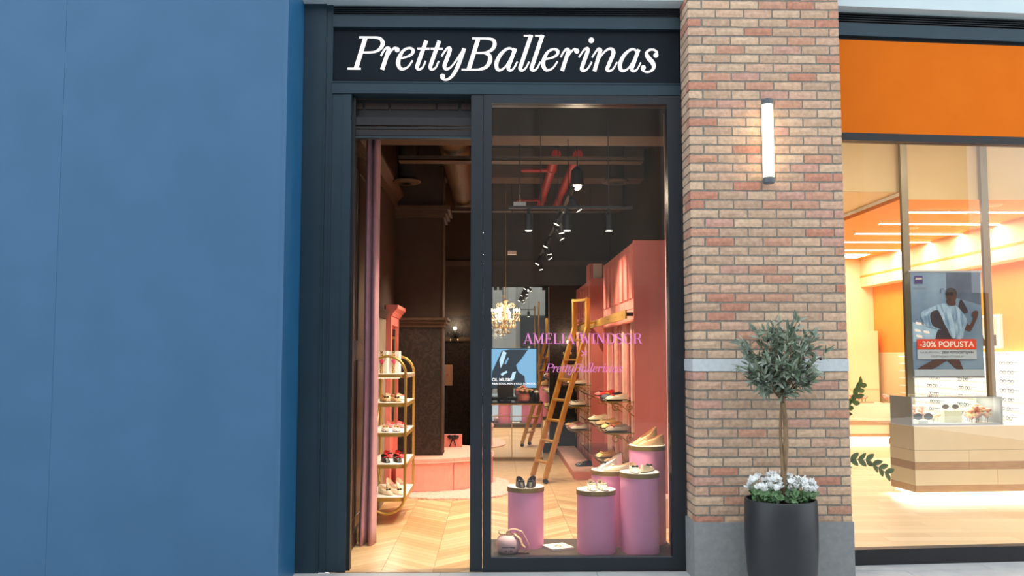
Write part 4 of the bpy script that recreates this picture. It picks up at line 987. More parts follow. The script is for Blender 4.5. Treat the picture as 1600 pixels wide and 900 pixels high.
bq = thing('flower_bouquet', 'small bouquet of cream and pink roses in a rosy vase on the cash desk', 'flowers', (p.x, 7.5, 0.92))
part('vase', MB().lathe([(0.07,0.0),(0.095,0.02),(0.10,0.08),(0.085,0.13),(0.075,0.12)],18), M_PINKCABL, bq, 'auto')
CRR = mat('rose_cream', lin(250,222,180), 0.6, c2=lin(246,196,160), scale=22)
for i in range(16):
    a = i*2.4; q = 0.035*math.sqrt(i); mb = MB(); blossom(mb, (q*math.cos(a), q*math.sin(a)*0.8, 0.22-0.55*q+0.03*r.random()), 0.035, r)
    part('bloom', mb, CRR if i % 3 else M_CORAL, bq, True)
mb = MB()
for i in range(18):
    a = i*0.7; mb.tube([(0,0,0.1),(0.08*math.cos(a),0.08*math.sin(a),0.17),(0.15*math.cos(a),0.15*math.sin(a),0.17+0.05*r.random())],[0.012,0.018,0.002],5)
part('greenery', mb, M_PLANT, bq, True)
t = thing('till_monitor', 'small dark till screen standing on the cash desk', 'monitor', (xat(790,7.6), 7.6, 0.92))
part('screen', bx(-0.13,0.13,0,0.02,0.07,0.27), M_BLACK, t); part('stand', bx(-0.03,0.03,0.0,0.05,0.0,0.10), M_BLACK, t); part('foot', bx(-0.09,0.09,-0.05,0.10,0,0.012), M_BLACK, t)
t = thing('card_holder', 'small white-lidded jar on the cash desk beside the roses', 'jar', (xat(838,7.5), 7.5, 0.92))
part('jar', MB().lathe([(0.05,0),(0.06,0.05),(0.05,0.12),(0.03,0.14)],14), M_BLACK, t, 'auto'); part('lid', MB().lathe([(0.035,0.14),(0.04,0.15),(0.02,0.18)],14), M_WHITE, t, 'auto')
# chandelier
p = at(790, 487, 6.6); ch = thing('chandelier', 'crystal chandelier with lit candle bulbs hanging before the mirror', 'chandelier', (p.x, 6.6, p.z))
part('stem', MB().lathe([(0.006,0.2),(0.03,0.18),(0.05,0.165),(0.02,0.14),(0.035,0.08),(0.05,0.0),(0.03,-0.06),(0.055,-0.12),(0.02,-0.17),(0.004,-0.2)],14), M_CRYSTAL, ch, True)
part('chain', MB().cyl((0,0,0.2),(0,0,4.39-p.z),0.006,6), M_GOLD, ch)
for i in range(8):
    a = 2*PI*i/8+0.12; ca, sa = math.cos(a), math.sin(a); P = lambda rr, z: (rr*ca, rr*sa, z)
    part('arm', MB().tube([P(0.03,-0.08),P(0.09,-0.14),P(0.16,-0.13),P(0.20,-0.08),P(0.21,-0.04)],0.008,6), M_CRYSTAL, ch, True)
    part('scroll', MB().tube([P(0.03,0.02),P(0.07,0.10),P(0.12,0.13),P(0.15,0.09),P(0.12,0.06)],0.007,6), M_CRYSTAL, ch, True)
    part('candle_cup', MB().lathe([(0.004,-0.05),(0.035,-0.035),(0.012,-0.03),(0.010,0.0)],10,P(0.21,0.0)), M_CRYSTAL, ch, True)
    part('bulb', MB().ball(P(0.21,0.022),0.018,8,6,(0.8,0.8,1.5)), M_BULB, ch, True)
    for k, (rr, z) in enumerate(((0.21,-0.075),(0.15,-0.16),(0.09,-0.18))):
        part('crystal_drop', MB().lathe([(0.001,0),(0.004,-0.03),(0.012,-0.05),(0.014,-0.065),(0.001,-0.085)],6,P(rr,z)), M_CRYSTAL, ch)
part('finial_drop', MB().lathe([(0.001,-0.2),(0.004,-0.25),(0.018,-0.28),(0.001,-0.32)],8), M_CRYSTAL, ch)
lamp('chandelier_light', 'POINT', ch, (0,0,0.12), 12, WARM, soft=0.15)
for k, (px, py) in enumerate(((711, 513), (888, 534))):
    p = at(px, py, YB-0.16); t = thing('wall_sconce', ('wrought wall sconce with bare bulb beside the column', 'wrought wall sconce with bare bulb behind the ladder')[k], 'lamp', (p.x, YB, p.z))
    part('back_rose', MB().lathe([(0.05,-0.012),(0.05,0.012)],14).move(Matrix.Translation((0,-0.015,-0.12)) @ Matrix.Rotation(PI/2,4,'X')), M_BLACK, t, 'auto')
    for sgn in (-1,1): part('scroll_arm', MB().tube([(0,-0.02,-0.14),(sgn*0.05,-0.10,-0.16),(sgn*0.12,-0.14,-0.12),(sgn*0.13,-0.14,-0.07),(sgn*0.09,-0.14,-0.07)],0.007,6), M_BLACK, t, True)
    part('arm', MB().tube([(0,-0.02,-0.12),(0,-0.09,-0.15),(0,-0.16,-0.11),(0,-0.16,-0.05)],0.008,6), M_BLACK, t, True)
    part('bulb', MB().ball((0,-0.16,0),0.03,10,8), M_BULB, t, True)
    for sgn in (-1,0.6): part('glass_drop', MB().ball((sgn*0.08,-0.14,-0.2),0.014,8,6,(0.8,0.8,1.6)), M_CRYSTAL, t, True)
    lamp('sconce_light', 'POINT', t, (0,-0.22,0.05), 6, WARM, soft=0.04)
for k, (px, py) in enumerate(((698, 586), (888, 586))):
    p = at(px, py, YB); t = thing('wall_card', ('cream paper print pinned to the dark wall beside the column', 'cream paper print pinned to the dark wall behind the ladder')[k], 'print', (p.x, YB, p.z))
    part('card', bx(-0.10,0.10,-0.012,0,-0.18,0.18), mat('cream_card', lin(236,196,168), 0.8, c2=lin(230,188,160), scale=8), t); part('sketch', MB().prism([(-0.02,-0.0125,0.0),(0.03,-0.0125,0.03),(0.02,-0.0125,-0.03)],(0,0.0003,0)), S_PNK, t)

# ------------------------------------------------------------------ pink cabinets on the right
def cabinet(name, label, X, Y0, Y1, zt, ndoor, shelves, depth):
    c = thing(name, label, 'cabinet', (X, Y0, 0)); Ln = Y1-Y0; zb_ = 2.16
    part('end_panel', bx(-0.01, depth, -0.03, 0.0, 0.0, zt), M_PINKCAB, c)
    part('end_panel', bx(0.0, depth, Ln-0.03, Ln, 0.0, zt), M_PINKCAB, c)
    part('upper_body', bx(0.02, depth, 0.0, Ln-0.03, zb_, zt), M_PINKCAB, c)
    part('back_panel', bx(0.06, 0.085, 0.0, Ln-0.03, 0.0, zb_), M_PINKCAB, c)
    part('pelmet', bx(-0.005, 0.02, 0.0, Ln-0.03, zb_-0.14, zb_), M_PINKCABL, c)
    w_ = (Ln-0.03)/ndoor
    for i in range(ndoor):
        a, b = i*w_+0.006, (i+1)*w_-0.006
        dd = part('door', bx(0.004, 0.02, a, b, zb_+0.01, zt-0.01), M_PINKCABL, c)
        part('door_panel', bx(-0.008, 0.004, a+0.07, b-0.07, zb_+0.12, zt-0.10), M_PINKCABL, dd)
        for ya in (a+0.06, b-0.07): part('panel_bead', bx(-0.012, 0.004, ya, ya+0.01, zb_+0.11, zt-0.09), M_PINKCAB, dd)
    for z in shelves:
        part('glass_shelf', bx(-0.33, 0.055, 0.02, Ln-0.06, z-0.012, z), M_GLASS2, c)
        for ya in (0.04, Ln/2, Ln-0.10):
            sp_ = [( -0.30+0.28*(k/18), ya, z-0.02-0.16*(k/18)) for k in range(0)]
            pts = []
            for k in range(28): a = k*0.32; rr = 0.055*(1-k/34); pts.append((-0.20+rr*math.cos(a), ya, z-0.075+rr*math.sin(a)))
            mb = MB(); mb.tube(pts, 0.005, 5); mb.tube([(-0.30,ya,z-0.017),(-0.14,ya,z-0.05),(-0.02,ya,z-0.16),(0.05,ya,z-0.20)],0.006,5); mb.tube([(-0.32,ya,z-0.017),(0.05,ya,z-0.017)],0.006,5)
            pts = []
            for k in range(24): a = k*0.34+2; rr = 0.04*(1-k/30); pts.append((-0.05+rr*math.cos(a), ya, z-0.07+rr*math.sin(a)))
            mb.tube(pts, 0.005, 5); part('scroll_bracket', mb, M_GOLDRIM, c)
    return c
c1 = cabinet('shoe_cabinet', 'tall pink cabinet with panelled upper doors and glass shoe shelves by the display window', 1.50, 2.40, 5.04, 2.885, 7, (1.19, 0.86, 0.50), 0.53)
c2 = cabinet('shoe_cabinet', 'far pink cabinet with panelled upper doors and glass shoe shelves by the back wall', 1.45, 6.10, 8.45, 2.80, 6, (1.24, 0.93, 0.58), 0.58)
single('plinth_box', bx(0,0.62,0,2.8,0,0.10), M_PINKCABL, 'low pink plinth under the far cabinet', 'plinth', (1.10,5.05,0)) if False else None
def drape(cab, x, y, w_, z0, z1, m, seed):
    r = random.Random(seed); ph = r.uniform(0,6)
    def fn(u, v):
        g = 0.55+0.45*abs(v-0.45)*1.2
        return (x+0.022*math.sin(u*6*PI+ph), y+(u-0.5)*w_*g, z0+(z1-z0)*v)
    part('satin_drape', MB().sheet(fn, 26, 16, 0.004), m, cab, True)
for i, y in enumerate((2.52, 3.15, 3.80, 4.50)): drape(c1, 0.0, y-2.40, 0.16, 0.02, 2.02, M_DRAPE, i)
for i, y in enumerate((6.3, 6.8, 7.3, 7.8)): drape(c2, 0.0, y-6.10, 0.2, 0.12, 2.02, M_DRAPE, 10+i)
pl_ = thing('cabinet_plinth', 'low salmon plinth on the floor before the far pink cabinet', 'plinth', (1.10, 5.10, 0))
part('body', bx(0,0.30,0,3.3,0,0.10), M_PINKCABL, pl_); part('top', bx(-0.012,0.30,-0.012,3.3,0.10,0.118), M_DRAPE, pl_)
single('pedestal_box', MB().box(0,0.14,0,0.3,0,0.28), M_DRAPE, 'small cream plinth box between cabinet and window curtain', 'box', (1.62, 1.70, 0))
single('storage_box', MB().box(0,0.12,0,0.10,0,0.22), M_WHITE, 'white box standing on top of the far cabinet', 'box', (1.50, 6.15, 2.801))
single('storage_box', MB().box(0,0.20,0,0.45,0,0.26), M_PINKCAB, 'dark rose box standing on top of the far cabinet', 'box', (1.47, 6.5, 2.801))
# brass rail and ladder
br = thing('brass_rail', 'flat brass ladder rail along the front of the pink cabinets', 'rail', (1.40, 2.36, 2.05))
part('bar', bx(0,0.014,0,5.8,0,0.095), mat('rail_brass', lin(186,142,52), 0.45, metal=0.25, c2=lin(176,132,46), scale=12), br)
for y, e in ((0.08,0.096), (2.4,0.096), (5.0,0.046)): part('bracket', MB().cyl((0.013,y,0.05),(e,y,0.05),0.02,10), M_BLACK, br, 'auto')
for y in (0.25, 0.75, 1.4, 2.0): part('screw', bx(-0.003,0,y-0.04,y+0.04,0.044,0.05), M_BLACK, br)
f = at(853, 752, 4.72)
ld = thing('library_ladder', 'amber gold rolling ladder leaning on the brass rail', 'ladder', (f.x, 4.72, 0), 0.42)
tx, tz = (1.27-f.x)/math.cos(0.42)+0.02, 2.02
for y in (0.0, 0.36):
    mb = MB(); mb.prism([(-0.03,y,0.06),(0.03,y,0.06),(tx+0.028,y,tz),(tx+0.028,y,tz+0.42),(tx-0.028,y,tz+0.42),(tx-0.028,y,tz+0.03)],(0,0.045,0))
    part('stile', mb, M_LADDER, ld)
    part('wheel', MB().cyl((0,y-0.012,0.03),(0,y+0.04,0.03),0.03,12), M_BLACK, ld, 'auto')
    part('wheel_fork', bx(-0.015,0.015,y,y+0.03,0.03,0.075), M_PLASTIC, ld)
for k in range(7):
    q = (k+0.75)/7.3; x, z = tx*q, 0.06+(tz-0.06)*q
    part('rung', bx(x-0.05,x+0.05,0.02,0.37,z-0.012,z+0.012), M_LADDER, ld)
part('top_bar', bx(tx-0.035,tx+0.035,0.02,0.37,tz+0.38,tz+0.41), M_LADDER, ld)
for y in (0.022, 0.382):   # hooks from both stiles to the rail
    hx = (1.402-f.x+y*math.sin(0.42))/math.cos(0.42)
    part('hook', MB().tube([(tx,y,tz+0.03),(tx+0.04,y,tz+0.09),(hx,y,tz+0.09)],0.010,6), M_GOLD, ld)
# shoes on the cabinets
def cshoe(lab, X, Y, z, a, up, bow=None, sole=None, wd=0.0): shoe(lab, 'shoes on the pink cabinets', (X, Y, z+0.0005), a, up, bow, sole, wd)
n1 = 'on the top glass shelf of the cabinet by the window'; n2 = 'on the middle glass shelf of the cabinet by the window'; n3 = 'on the low glass shelf of the cabinet by the window'
for y in (2.55, 2.68): cshoe('cream flat with red bow '+n1, 1.33, y, 1.19, -1.35, S_CRM, S_RED)
for y in (2.95, 3.10): cshoe('navy flat with mustard toe '+n1, 1.33, y, 1.19, -1.4, S_NVY, S_YEL)
for y in (3.6, 3.75): cshoe('red edged flat '+n1, 1.33, y, 1.19, -1.4, S_RED, S_BLK)
for y in (2.55, 2.68): cshoe('striped flat with red bow '+n2, 1.33, y, 0.86, -1.4, S_STR, S_RED)
for y in (2.95, 3.08): cshoe('gold flat with black bow '+n2, 1.32, y, 0.86, -1.3, S_GLD, S_BLK)
for y in (3.45, 3.58): cshoe('beige flat '+n2, 1.32, y, 0.86, -1.35, S_BEI, S_BEI)
for y in (4.2, 4.33): cshoe('cream flat '+n2, 1.32, y, 0.86, -1.35, S_CRM, S_CRM)
for y in (2.7, 2.85): cshoe('tan flat with black bow '+n3, 1.32, y, 0.50, -1.2, S_BEI, S_BLK)
for y in (3.3, 3.45): cshoe('gold flat with rosette '+n3, 1.30, y, 0.50, -1.3, S_GLD, S_GLD)
m1 = 'on the top shelf of the far cabinet'; m2 = 'on the middle shelf of the far cabinet'; m3 = 'on the low shelf of the far cabinet'
for y in (6.26, 6.40): cshoe('cream flat with dark edge '+m1, 1.27, y, 1.24, -1.4, S_CRM, S_BLK)
for y in (6.7, 6.84): cshoe('beige flat '+m1, 1.26, y, 1.24, -1.4, S_BEI, S_BEI)
for y in (6.26, 6.40): cshoe('cream and black flat '+m2, 1.27, y, 0.93, -1.4, S_CRM, S_BLK)
for y in (6.6, 6.75): cshoe('black speckled flat '+m2, 1.26, y, 0.93, -1.4, S_BW, S_BLK)
for y in (6.24, 6.37): cshoe('cream satin flat '+m3, 1.27, y, 0.58, -1.4, S_CRM, S_CRM)
for y in (6.52, 6.65): cshoe('peach flat '+m3, 1.26, y, 0.58, -1.4, S_PNK, S_CRM)
for y in (6.9, 7.03): cshoe('dark flat with gold toe '+m3, 1.24, y, 0.58, -1.4, S_GLD, S_BLK)
for y in (5.6, 5.75): cshoe('black flat with gold trim on the low pink plinth', 1.28, y, 0.118, -1.3, S_BLK, S_GLD)

# ================================================================== RIGHT-HAND SHOP (optician)
FX, FY, FR = 2.70, 0.12, math.radians(4.7)
Zr = lambda y: zat(y, 0.14, 1320)
UW = 3.2
struct('trim_6', bx(0, UW, -0.12, 0.3, Zr(18.5), 6.0), M_WHITE_BEAM, 'pale white beam running above the orange fascia', 'beam', loc=(FX,FY,0), rz=FR)
tr = sroot('trim_7', 'dark louvre strip and blue-grey rail above the orange fascia', 'header', (FX,FY,0), FR)
part('louvre_back', bx(0,UW,0.06,0.2,Zr(37),Zr(18.5)), M_BLACK, tr)
for i in range(5):
    z = Zr(36.5)+(Zr(19)-Zr(36.5))*(i+0.2)/5; part('louvre_slat', bx(0,UW,0.0,0.06,z,z+0.007), M_FRAME2, tr)
part('rail', bx(0,UW,-0.02,0.2,Zr(56),Zr(37)), M_FRAME, tr)
part('shadow_gap', bx(0,UW,0.03,0.2,Zr(62),Zr(56)), M_BLACK, tr)
single('orange_fascia', bx(0.004,UW,0.0,0.18,Zr(207),Zr(62)), M_ORANGE, 'plain bright orange fascia panel above the right-hand shop window', 'fascia', (FX,FY,0), FR)
w2 = sroot('window_2', 'wide shop window of the right-hand shop in a slim black frame', 'window', (FX,FY,0), FR)
part('frame_rail', bx(0,UW,0.0,0.10,Zr(219),Zr(207)), M_BLACK, w2)
part('frame_rail', bx(0,UW,0.0,0.10,0.0,Zr(859)), M_BLACK, w2)
part('frame_stile', bx(-0.03,0.02,0.0,0.10,0.0,Zr(207)), M_BLACK, w2)
part('pane', bx(0.02,UW,0.04,0.052,Zr(859),Zr(219)), M_GLASS, w2)
# interior shell
RX1, RY1 = 7.75, 11.0
f2 = sroot('floor', 'pale plank floor of the right-hand shop', 'floor')
part('bed', bx(2.86, 9, 0.3, RY1, -0.12, -0.004), mat('pale_bed', lin(206,176,128), 0.5, c2=lin(196,166,118), scale=5), f2)
pm = MB().box(0.001,1.199,0.001,0.179,-0.0038,0.0).mesh('plank', M_OAKLIGHT)
for j in range(40):
    for i in range(5): link('plank', pm, f2, (1.70+i*1.2+(j*0.47 % 1.2)+(1.2 if (j*0.47 % 1.2) < 0.0 else 0.0), 0.35+j*0.18, 0)) if 1.70+i*1.2+(j*0.47 % 1.2) > 2.2 else None
struct('ceiling', bx(2.86, 9, 0.3, 11.2, 4.60, 4.7), M_BULK, 'high beige ceiling of the right-hand shop', 'ceiling')
oy0 = 3.95; oz = zat(312, oy0, 1450); ozl = zat(300, oy0, 1360)
for k, x in enumerate((3.9, 5.6)):  # unseen light panels added to brighten bulkhead, counter front and poster
    t = thing('ceiling_panel_light', ('added unseen front ceiling light panel of the right-hand shop next to the pier', 'added unseen front ceiling light panel of the right-hand shop above the counter')[k], 'ceiling light', (x, 1.5, 4.60))
    part('frame', bx(-0.32,0.32,-0.32,0.32,-0.02,0), M_WHITE, t); part('diffuser', bx(-0.3,0.3,-0.3,0.3,-0.028,-0.02), M_LIGHTBAR, t)
    lamp('panel_light', 'AREA', t, (0,0,-0.04), 62, WARM2, sx=0.6, sy=0.6)
oc_ = sroot('ceiling', 'dropped orange ceiling of the right-hand shop with light bars', 'ceiling')
part('bulkhead_face', bx(5.1, 9, oy0-0.02, oy0, oz, 4.6), M_BULK, oc_); part('bulkhead_face', bx(2.86, 5.1, oy0-0.02, oy0, ozl, 4.6), M_BULK, oc_)
part('orange_soffit', bx(5.1, RX1, oy0, RY1, oz, oz+0.05), M_ORANGEIN, oc_)
part('cream_soffit', bx(2.86, 5.1, oy0, RY1, ozl, ozl+0.05), M_CREAM, oc_)
for (py, a, b, k) in ((330, 1418, 1650, 0), (349, 1373, 1590, 1), (364.5, 1335, 1532, 2), (377.5, 1300, 1492, 3), (390, 1290, 1450, 4)):
    # depth at which the ceiling height is seen on that row
    lo_, hi_ = 0.0, 14.0
    for _ in range(40):
        md = (lo_+hi_)/2
        if zat(py, md, 1440) < oz: lo_ = md
        else: hi_ = md
    Y = lo_; x0_, x1_ = at(a,py,Y).x, min(RX1-0.1, at(b,py,Y).x)
    t = thing('ceiling_light_bar', 'slim light bar across the orange ceiling, '+('nearest the window','second from the window','third from the window','fourth from the window','fifth from the window')[k], 'ceiling light', (x0_, Y, oz), 0, 'light bars in the orange ceiling')
    part('housing', bx(0, x1_-x0_, -0.04, 0.04, -0.012, 0.0), M_WHITE, t); part('diffuser', bx(0.01, x1_-x0_-0.01, -0.034, 0.034, -0.02, -0.012), M_LIGHTBAR, t)
    lamp('bar_light', 'AREA', t, ((x1_-x0_)/2, 0, -0.03), 36, WARM2, sx=x1_-x0_, sy=0.08)
p = at(1360, 408, 10.2); t = thing('ceiling_panel_light', 'square light panel in the orange ceiling', 'ceiling light', (6.5, 9.9, oz))
part('frame', bx(-0.02,0.75,-0.02,0.62,-0.012,0), M_WHITE, t); part('diffuser', bx(0,0.73,0,0.6,-0.02,-0.012), M_LIGHTBAR, t)
lamp('panel_light', 'AREA', t, (0.35,0.3,-0.03), 15, WARM2, sx=0.7, sy=0.6)
for k, (px, Y) in enumerate(((1555, 4.3), (1517, 4.9), (1425, 6.4))):
    x = xat(px, Y, 340); t = thing('ceiling_speaker', ('round flush ceiling vent beside the first light bar', 'tilted ceiling camera between light bars', 'small round ceiling sensor between light bars')[k], 'ceiling fitting', (x, Y, oz))
    part('ring', MB().lathe([(0.02,-0.03),(0.08,-0.02),(0.10,0.0)],18), M_CREAM, t, 'auto'); part('core', MB().lathe([(0.001,-0.032),(0.03,-0.03)],12), M_BULK, t)
wr = sroot('wall_right', 'orange upper right wall of the right-hand shop with cream bulkhead', 'wall')
part('orange_wall', bx(RX1, RX1+0.1, 0.4, RY1, 1.72, 3.05), M_ORANGEIN, wr)
part('cream_bulkhead', bx(RX1-0.25, RX1+0.1, 0.4, RY1, 3.05, oz-0.001), M_CREAM, wr)
part('orange_stripe', bx(RX1-0.256, RX1-0.25, 0.4, RY1, 3.24, 3.28), M_ORANGEIN, wr)
part('lower_wall', bx(RX1, RX1+0.1, 0.4, RY1, 0.0, 1.72), M_CREAM, wr)
struct('wall_back', bx(2.86, 9, RY1, RY1+0.1, 0, 4.6), M_CREAM, 'cream back wall of the right-hand shop', 'wall')
# backlit eyewear shelves along the right wall
GLB = mat('eyewear_dark', lin(70,52,40), 0.4, c2=lin(52,40,34), scale=9)
def eyewear(mb, x, y, z, ang, s=1.0):
    ca, sa = math.cos(ang), math.sin(ang)
    def T(u, v, w_): return (x+(u*ca-v*sa)*s, y+(u*sa+v*ca)*s, z+w_*s)
    for sgn in (-1,1):
        c = sgn*0.034; mb.tube([T(c+0.027*math.cos(a*PI/6), 0, 0.022+0.021*math.sin(a*PI/6)) for a in range(12)], 0.0035*s, 4, True)
        mb.tube([T(sgn*0.063,0,0.034),T(sgn*0.066,0.13,0.03)],0.0025*s,4)
    mb.tube([T(-0.009,0,0.026),T(0,-0.002,0.030),T(0.009,0,0.026)],0.003*s,4)
ew = thing('eyewear_wall', 'backlit white eyewear shelving along the orange wall', 'shelving', (RX1, 0, 0))
part('lit_panel', bx(-0.03,-0.001,3.9,9.6,0.55,1.70), M_SHELFLIT, ew)
for i in range(9):
    z = 0.56+i*0.135; part('shelf', bx(-0.16,-0.031,3.9,9.6,z,z+0.014), M_WHITE, ew)
part('base_cabinet', bx(-0.32,-0.032,3.9,9.6,0.0,0.55), M_COUNTER, ew)
lamp('shelf_wall_light', 'AREA', ew, (-0.2,6.8,1.75), 60, WARM2, sx=0.1, sy=5.5)
r = random.Random(5)
for i in range(9):
    z = 0.575+i*0.135
    for y in (4.9, 6.1, 7.3, 8.3):
        yy = y+r.uniform(-0.05,0.05)
        for dy in (0.0, 0.2):
            mb = MB(); eyewear(mb, 0, 0, 0, -PI/2, 1.2)
            single('eyeglasses', mb, GLB, 'dark eyeglasses on the '+('lowest','second lowest','third lowest','fourth lowest','middle','fourth highest','third highest','second highest','topmost')[i]+' backlit shelf', 'glasses', (RX1-0.11, yy+dy, z), 0, 'eyeglasses on the backlit shelves')
# back wall cabinets
bc = thing('low_cabinet', 'low cream cabinet with oak bands and a lit base along the back wall', 'cabinet', (4.6, 9.75, 0))
part('body', bx(0,2.9,0,0.6,0.14,0.76), M_COUNTER, bc); part('recessed_base', bx(0.05,2.85,0.06,0.6,0,0.14), M_WHITE, bc); part('led_strip', bx(0,2.9,0.03,0.05,0.115,0.135), M_LED, bc)
part('oak_band', bx(-0.004,2.904,-0.004,0.0,0.14,0.20), M_COUNTERBR, bc); part('oak_band', bx(-0.004,2.904,-0.004,0.0,0.36,0.44), M_COUNTERBR, bc)
lamp('base_light', 'AREA', bc, (1.45,-0.02,0.12), 14, WARM2, sx=2.8, sy=0.05)
for x in (0.9, 1.9): part('joint', bx(x,x+0.006,-0.003,0.0,0.44,0.76), M_COUNTERBR, bc)
tc_ = thing('tall_cabinet', 'tall cream wardrobe cabinet with plain doors on the back wall', 'cabinet', (5.8, 10.6, 0))
part('body', bx(0,1.85,0,0.38,0.0,2.15), M_CREAM, tc_)
for i in range(3): part('door', bx(0.02+i*0.61,0.61+i*0.61,-0.015,0.0,1.0,2.12), M_CREAM, tc_)
for i in range(2): part('handle', bx(0.58+i*0.61,0.60+i*0.61,-0.035,-0.015,1.35,1.65), M_COUNTERBR, tc_)
r = random.Random(9)
for k, px in enumerate((1345, 1388)):
    x = xat(px, 9.9, 640); t = thing('flower_arrangement', ('low coral silk flowers on the back cabinet beside the pier', 'small coral silk flowers on the back cabinet behind the counter')[k], 'flowers', (x, 9.95, 0.761))
    for i in range(7 if k == 0 else 4):
        mb = MB(); q = (r.uniform(-0.19,0.19) if k == 0 else r.uniform(-0.04,0.04), r.uniform(-0.03,0.03), 0.07+r.uniform(0,0.06)); blossom(mb, q, 0.05, r); part('bloom', mb, M_CORAL, t, True); part('twig', MB().tube([(q[0],q[1],0.015),q],0.004,5), M_BARK, t)
    part('tray', bx(-0.25 if k == 0 else -0.08,0.25 if k == 0 else 0.08,-0.08,0.08,0,0.02), M_COUNTERBR, t)
# framed print on the orange wall
p = at(1554, 515, 6.6); Yp = RX1*FPX/(1554-770)-7.06
fp = thing('framed_print', 'white framed photographic print with bold white lettering on the orange wall', 'picture', (RX1, Yp, 2.03))
part('frame', bx(-0.05,0,-0.38,0.38,-0.26,0.26), M_WHITE, fp); part('print', bx(-0.053,-0.05,-0.30,0.34,-0.22,0.22), mat('print_cream', lin(232,210,184), 0.7, c2=lin(214,186,156), scale=5), fp)
part('dark_shape', bx(-0.055,-0.053,-0.28,0.30,-0.22,-0.05), GLB, fp); part('figure', MB().prism([(-0.055,0.0,-0.05),(-0.055,0.04,0.2),(-0.055,-0.08,0.2),(-0.055,-0.10,-0.05)],(0.002,0,0)), GLB, fp)
lt = text_mesh('8S', 0.26, 0.0, 0.01); lt.transform(Matrix.Rotation(-PI/2,4,'Z') @ Matrix.Rotation(PI/2,4,'X')); lt.materials.clear(); lt.materials.append(M_WHITE); link('lettering', lt, fp, (-0.057,-0.05,-0.03))
# counter with display case
CX, CY, CR = 4.86, 3.27, math.radians(4.2); CL = 2.45
ck = thing('shop_counter', 'cream laminate shop counter with oak bands and glowing base', 'counter', (CX, CY, 0), CR)
cz1 = 0.84
part('recessed_base', bx(0.10,CL,0.12,0.5,0,0.075), M_WHITE, ck)
part('led_strip', bx(0.04,CL,0.06,0.08,0.06,0.075), M_LED, ck); part('led_strip', bx(0.03,0.05,0.06,0.5,0.06,0.075), M_LED, ck)
lamp('base_light', 'AREA', ck, (CL/2,0.05,0.07), 26, WARM2, sx=CL, sy=0.06); lamp('base_light', 'AREA', ck, (0.03,0.3,0.07), 5, WARM2, sx=0.06, sy=0.5)
zz = lambda py: zat(py, CY, 1430)
lv = [zz(770), zz(759), zz(734.5), zz(722.5), zz(704), cz1]
part('oak_band', bx(0,CL,0,0.55,lv[0],lv[1]), M_COUNTERBR, ck)
sx_ = 1.0
for (a, b, m, brk, nm) in ((lv[1],lv[2],M_COUNTER,1.0,'panel'),(lv[2],lv[3],M_COUNTERBR,0.66,'oak_band'),(lv[3],lv[4],M_COUNTER,0.66,'panel'),(lv[4],lv[5],M_COUNTER,None,'panel')):
    if brk:
        part(nm, bx(0,brk-0.0015,0,0.55,a+0.001,b-0.001), m, ck); part(nm, bx(brk+0.0015,CL,0,0.55,a+0.001,b-0.001), m, ck)
    else: part(nm, bx(0,CL,0,0.55,a+0.002,b), m, ck)
part('counter_top', bx(0.004,CL,0.004,0.546,cz1,cz1+0.012), M_WHITE, ck)
dx0 = 0.02; dxl = 1.12; dzh = 0.33
dc = thing('display_case', 'grey framed glass display case with sunglasses on the cream counter', 'display case', (CX, CY, cz1+0.0125), CR)
a = at(1393, 640, CY+0.3); 
part('end_panel', bx(0.0,0.012,0.05,0.52,0,dzh), M_CASE, dc); part('end_panel', bx(dxl-0.012,dxl,0.05,0.52,0,dzh), M_CASE, dc)
part('floor_panel', bx(0.012,dxl-0.012,0.05,0.52,0,0.02), M_WHITE, dc)
for z in (0.0, dzh-0.014): part('frame_bar', bx(0,dxl,0.035,0.05,z,z+0.014), M_CASE, dc)
for x in (0.0, dxl-0.014): part('frame_bar', bx(x,x+0.014,0.035,0.05,0.014,dzh-0.014), M_CASE, dc)
part('front_pane', bx(0.014,dxl-0.014,0.04,0.046,0.014,dzh-0.014), M_GLASS2, dc); part('top_pane', bx(0.012,dxl-0.012,0.05,0.52,dzh-0.006,dzh), M_GLASS2, dc)
part('led_strip', bx(0.03,dxl-0.03,0.49,0.515,dzh-0.03,dzh-0.008), M_LED, dc); lamp('added_case_light', 'AREA', dc, (dxl/2,0.30,dzh-0.02), 7, WARM2, sx=dxl*0.9, sy=0.3)  # LED strip and area light added to brighten the case inside
CRM = Matrix.Translation((CX,CY,cz1+0.0125)) @ Matrix.Rotation(CR,4,'Z')
def cpos(u, v, z): return tuple(CRM @ Vector((u,v,z)))
SUNL = mat('sunglass_lens', lin(86,62,40), 0.15, c2=lin(70,50,34), scale=4)
def sunglasses(label, pos, m, rz):
    t = thing('sunglasses', label, 'glasses', pos, rz)
    for sgn in (-1,1):
        c = sgn*0.062; pts = [(c+0.05*math.cos(a*PI/8)*(1.0), 0, 0.045+0.036*math.sin(a*PI/8)*(1.05 if math.sin(a*PI/8) < 0 else 0.85)) for a in range(16)]
        part('rim', MB().tube(pts,0.006,6,True), m, t, True); part('lens', MB().prism(pts,(0,0.003,0)), SUNL, t)
        part('temple', MB().tube([(sgn*0.112,0,0.06),(sgn*0.115,0.12,0.055),(sgn*0.11,0.19,0.02)],0.005,5), m, t, True)
    part('bridge', MB().tube([(-0.014,0,0.056),(0,-0.003,0.062),(0.014,0,0.056)],0.005,5), m, t, True)
sunglasses('large tortoiseshell sunglasses in the display case', cpos(0.20,0.14,0.055), GLB, CR)
M_WHT2 = mat('white_frame', lin(240,232,214), 0.3, c2=lin(232,224,206), scale=9)
sunglasses('white framed sunglasses raised on a block in the display case', cpos(0.60,0.24,0.161), M_WHT2, CR)
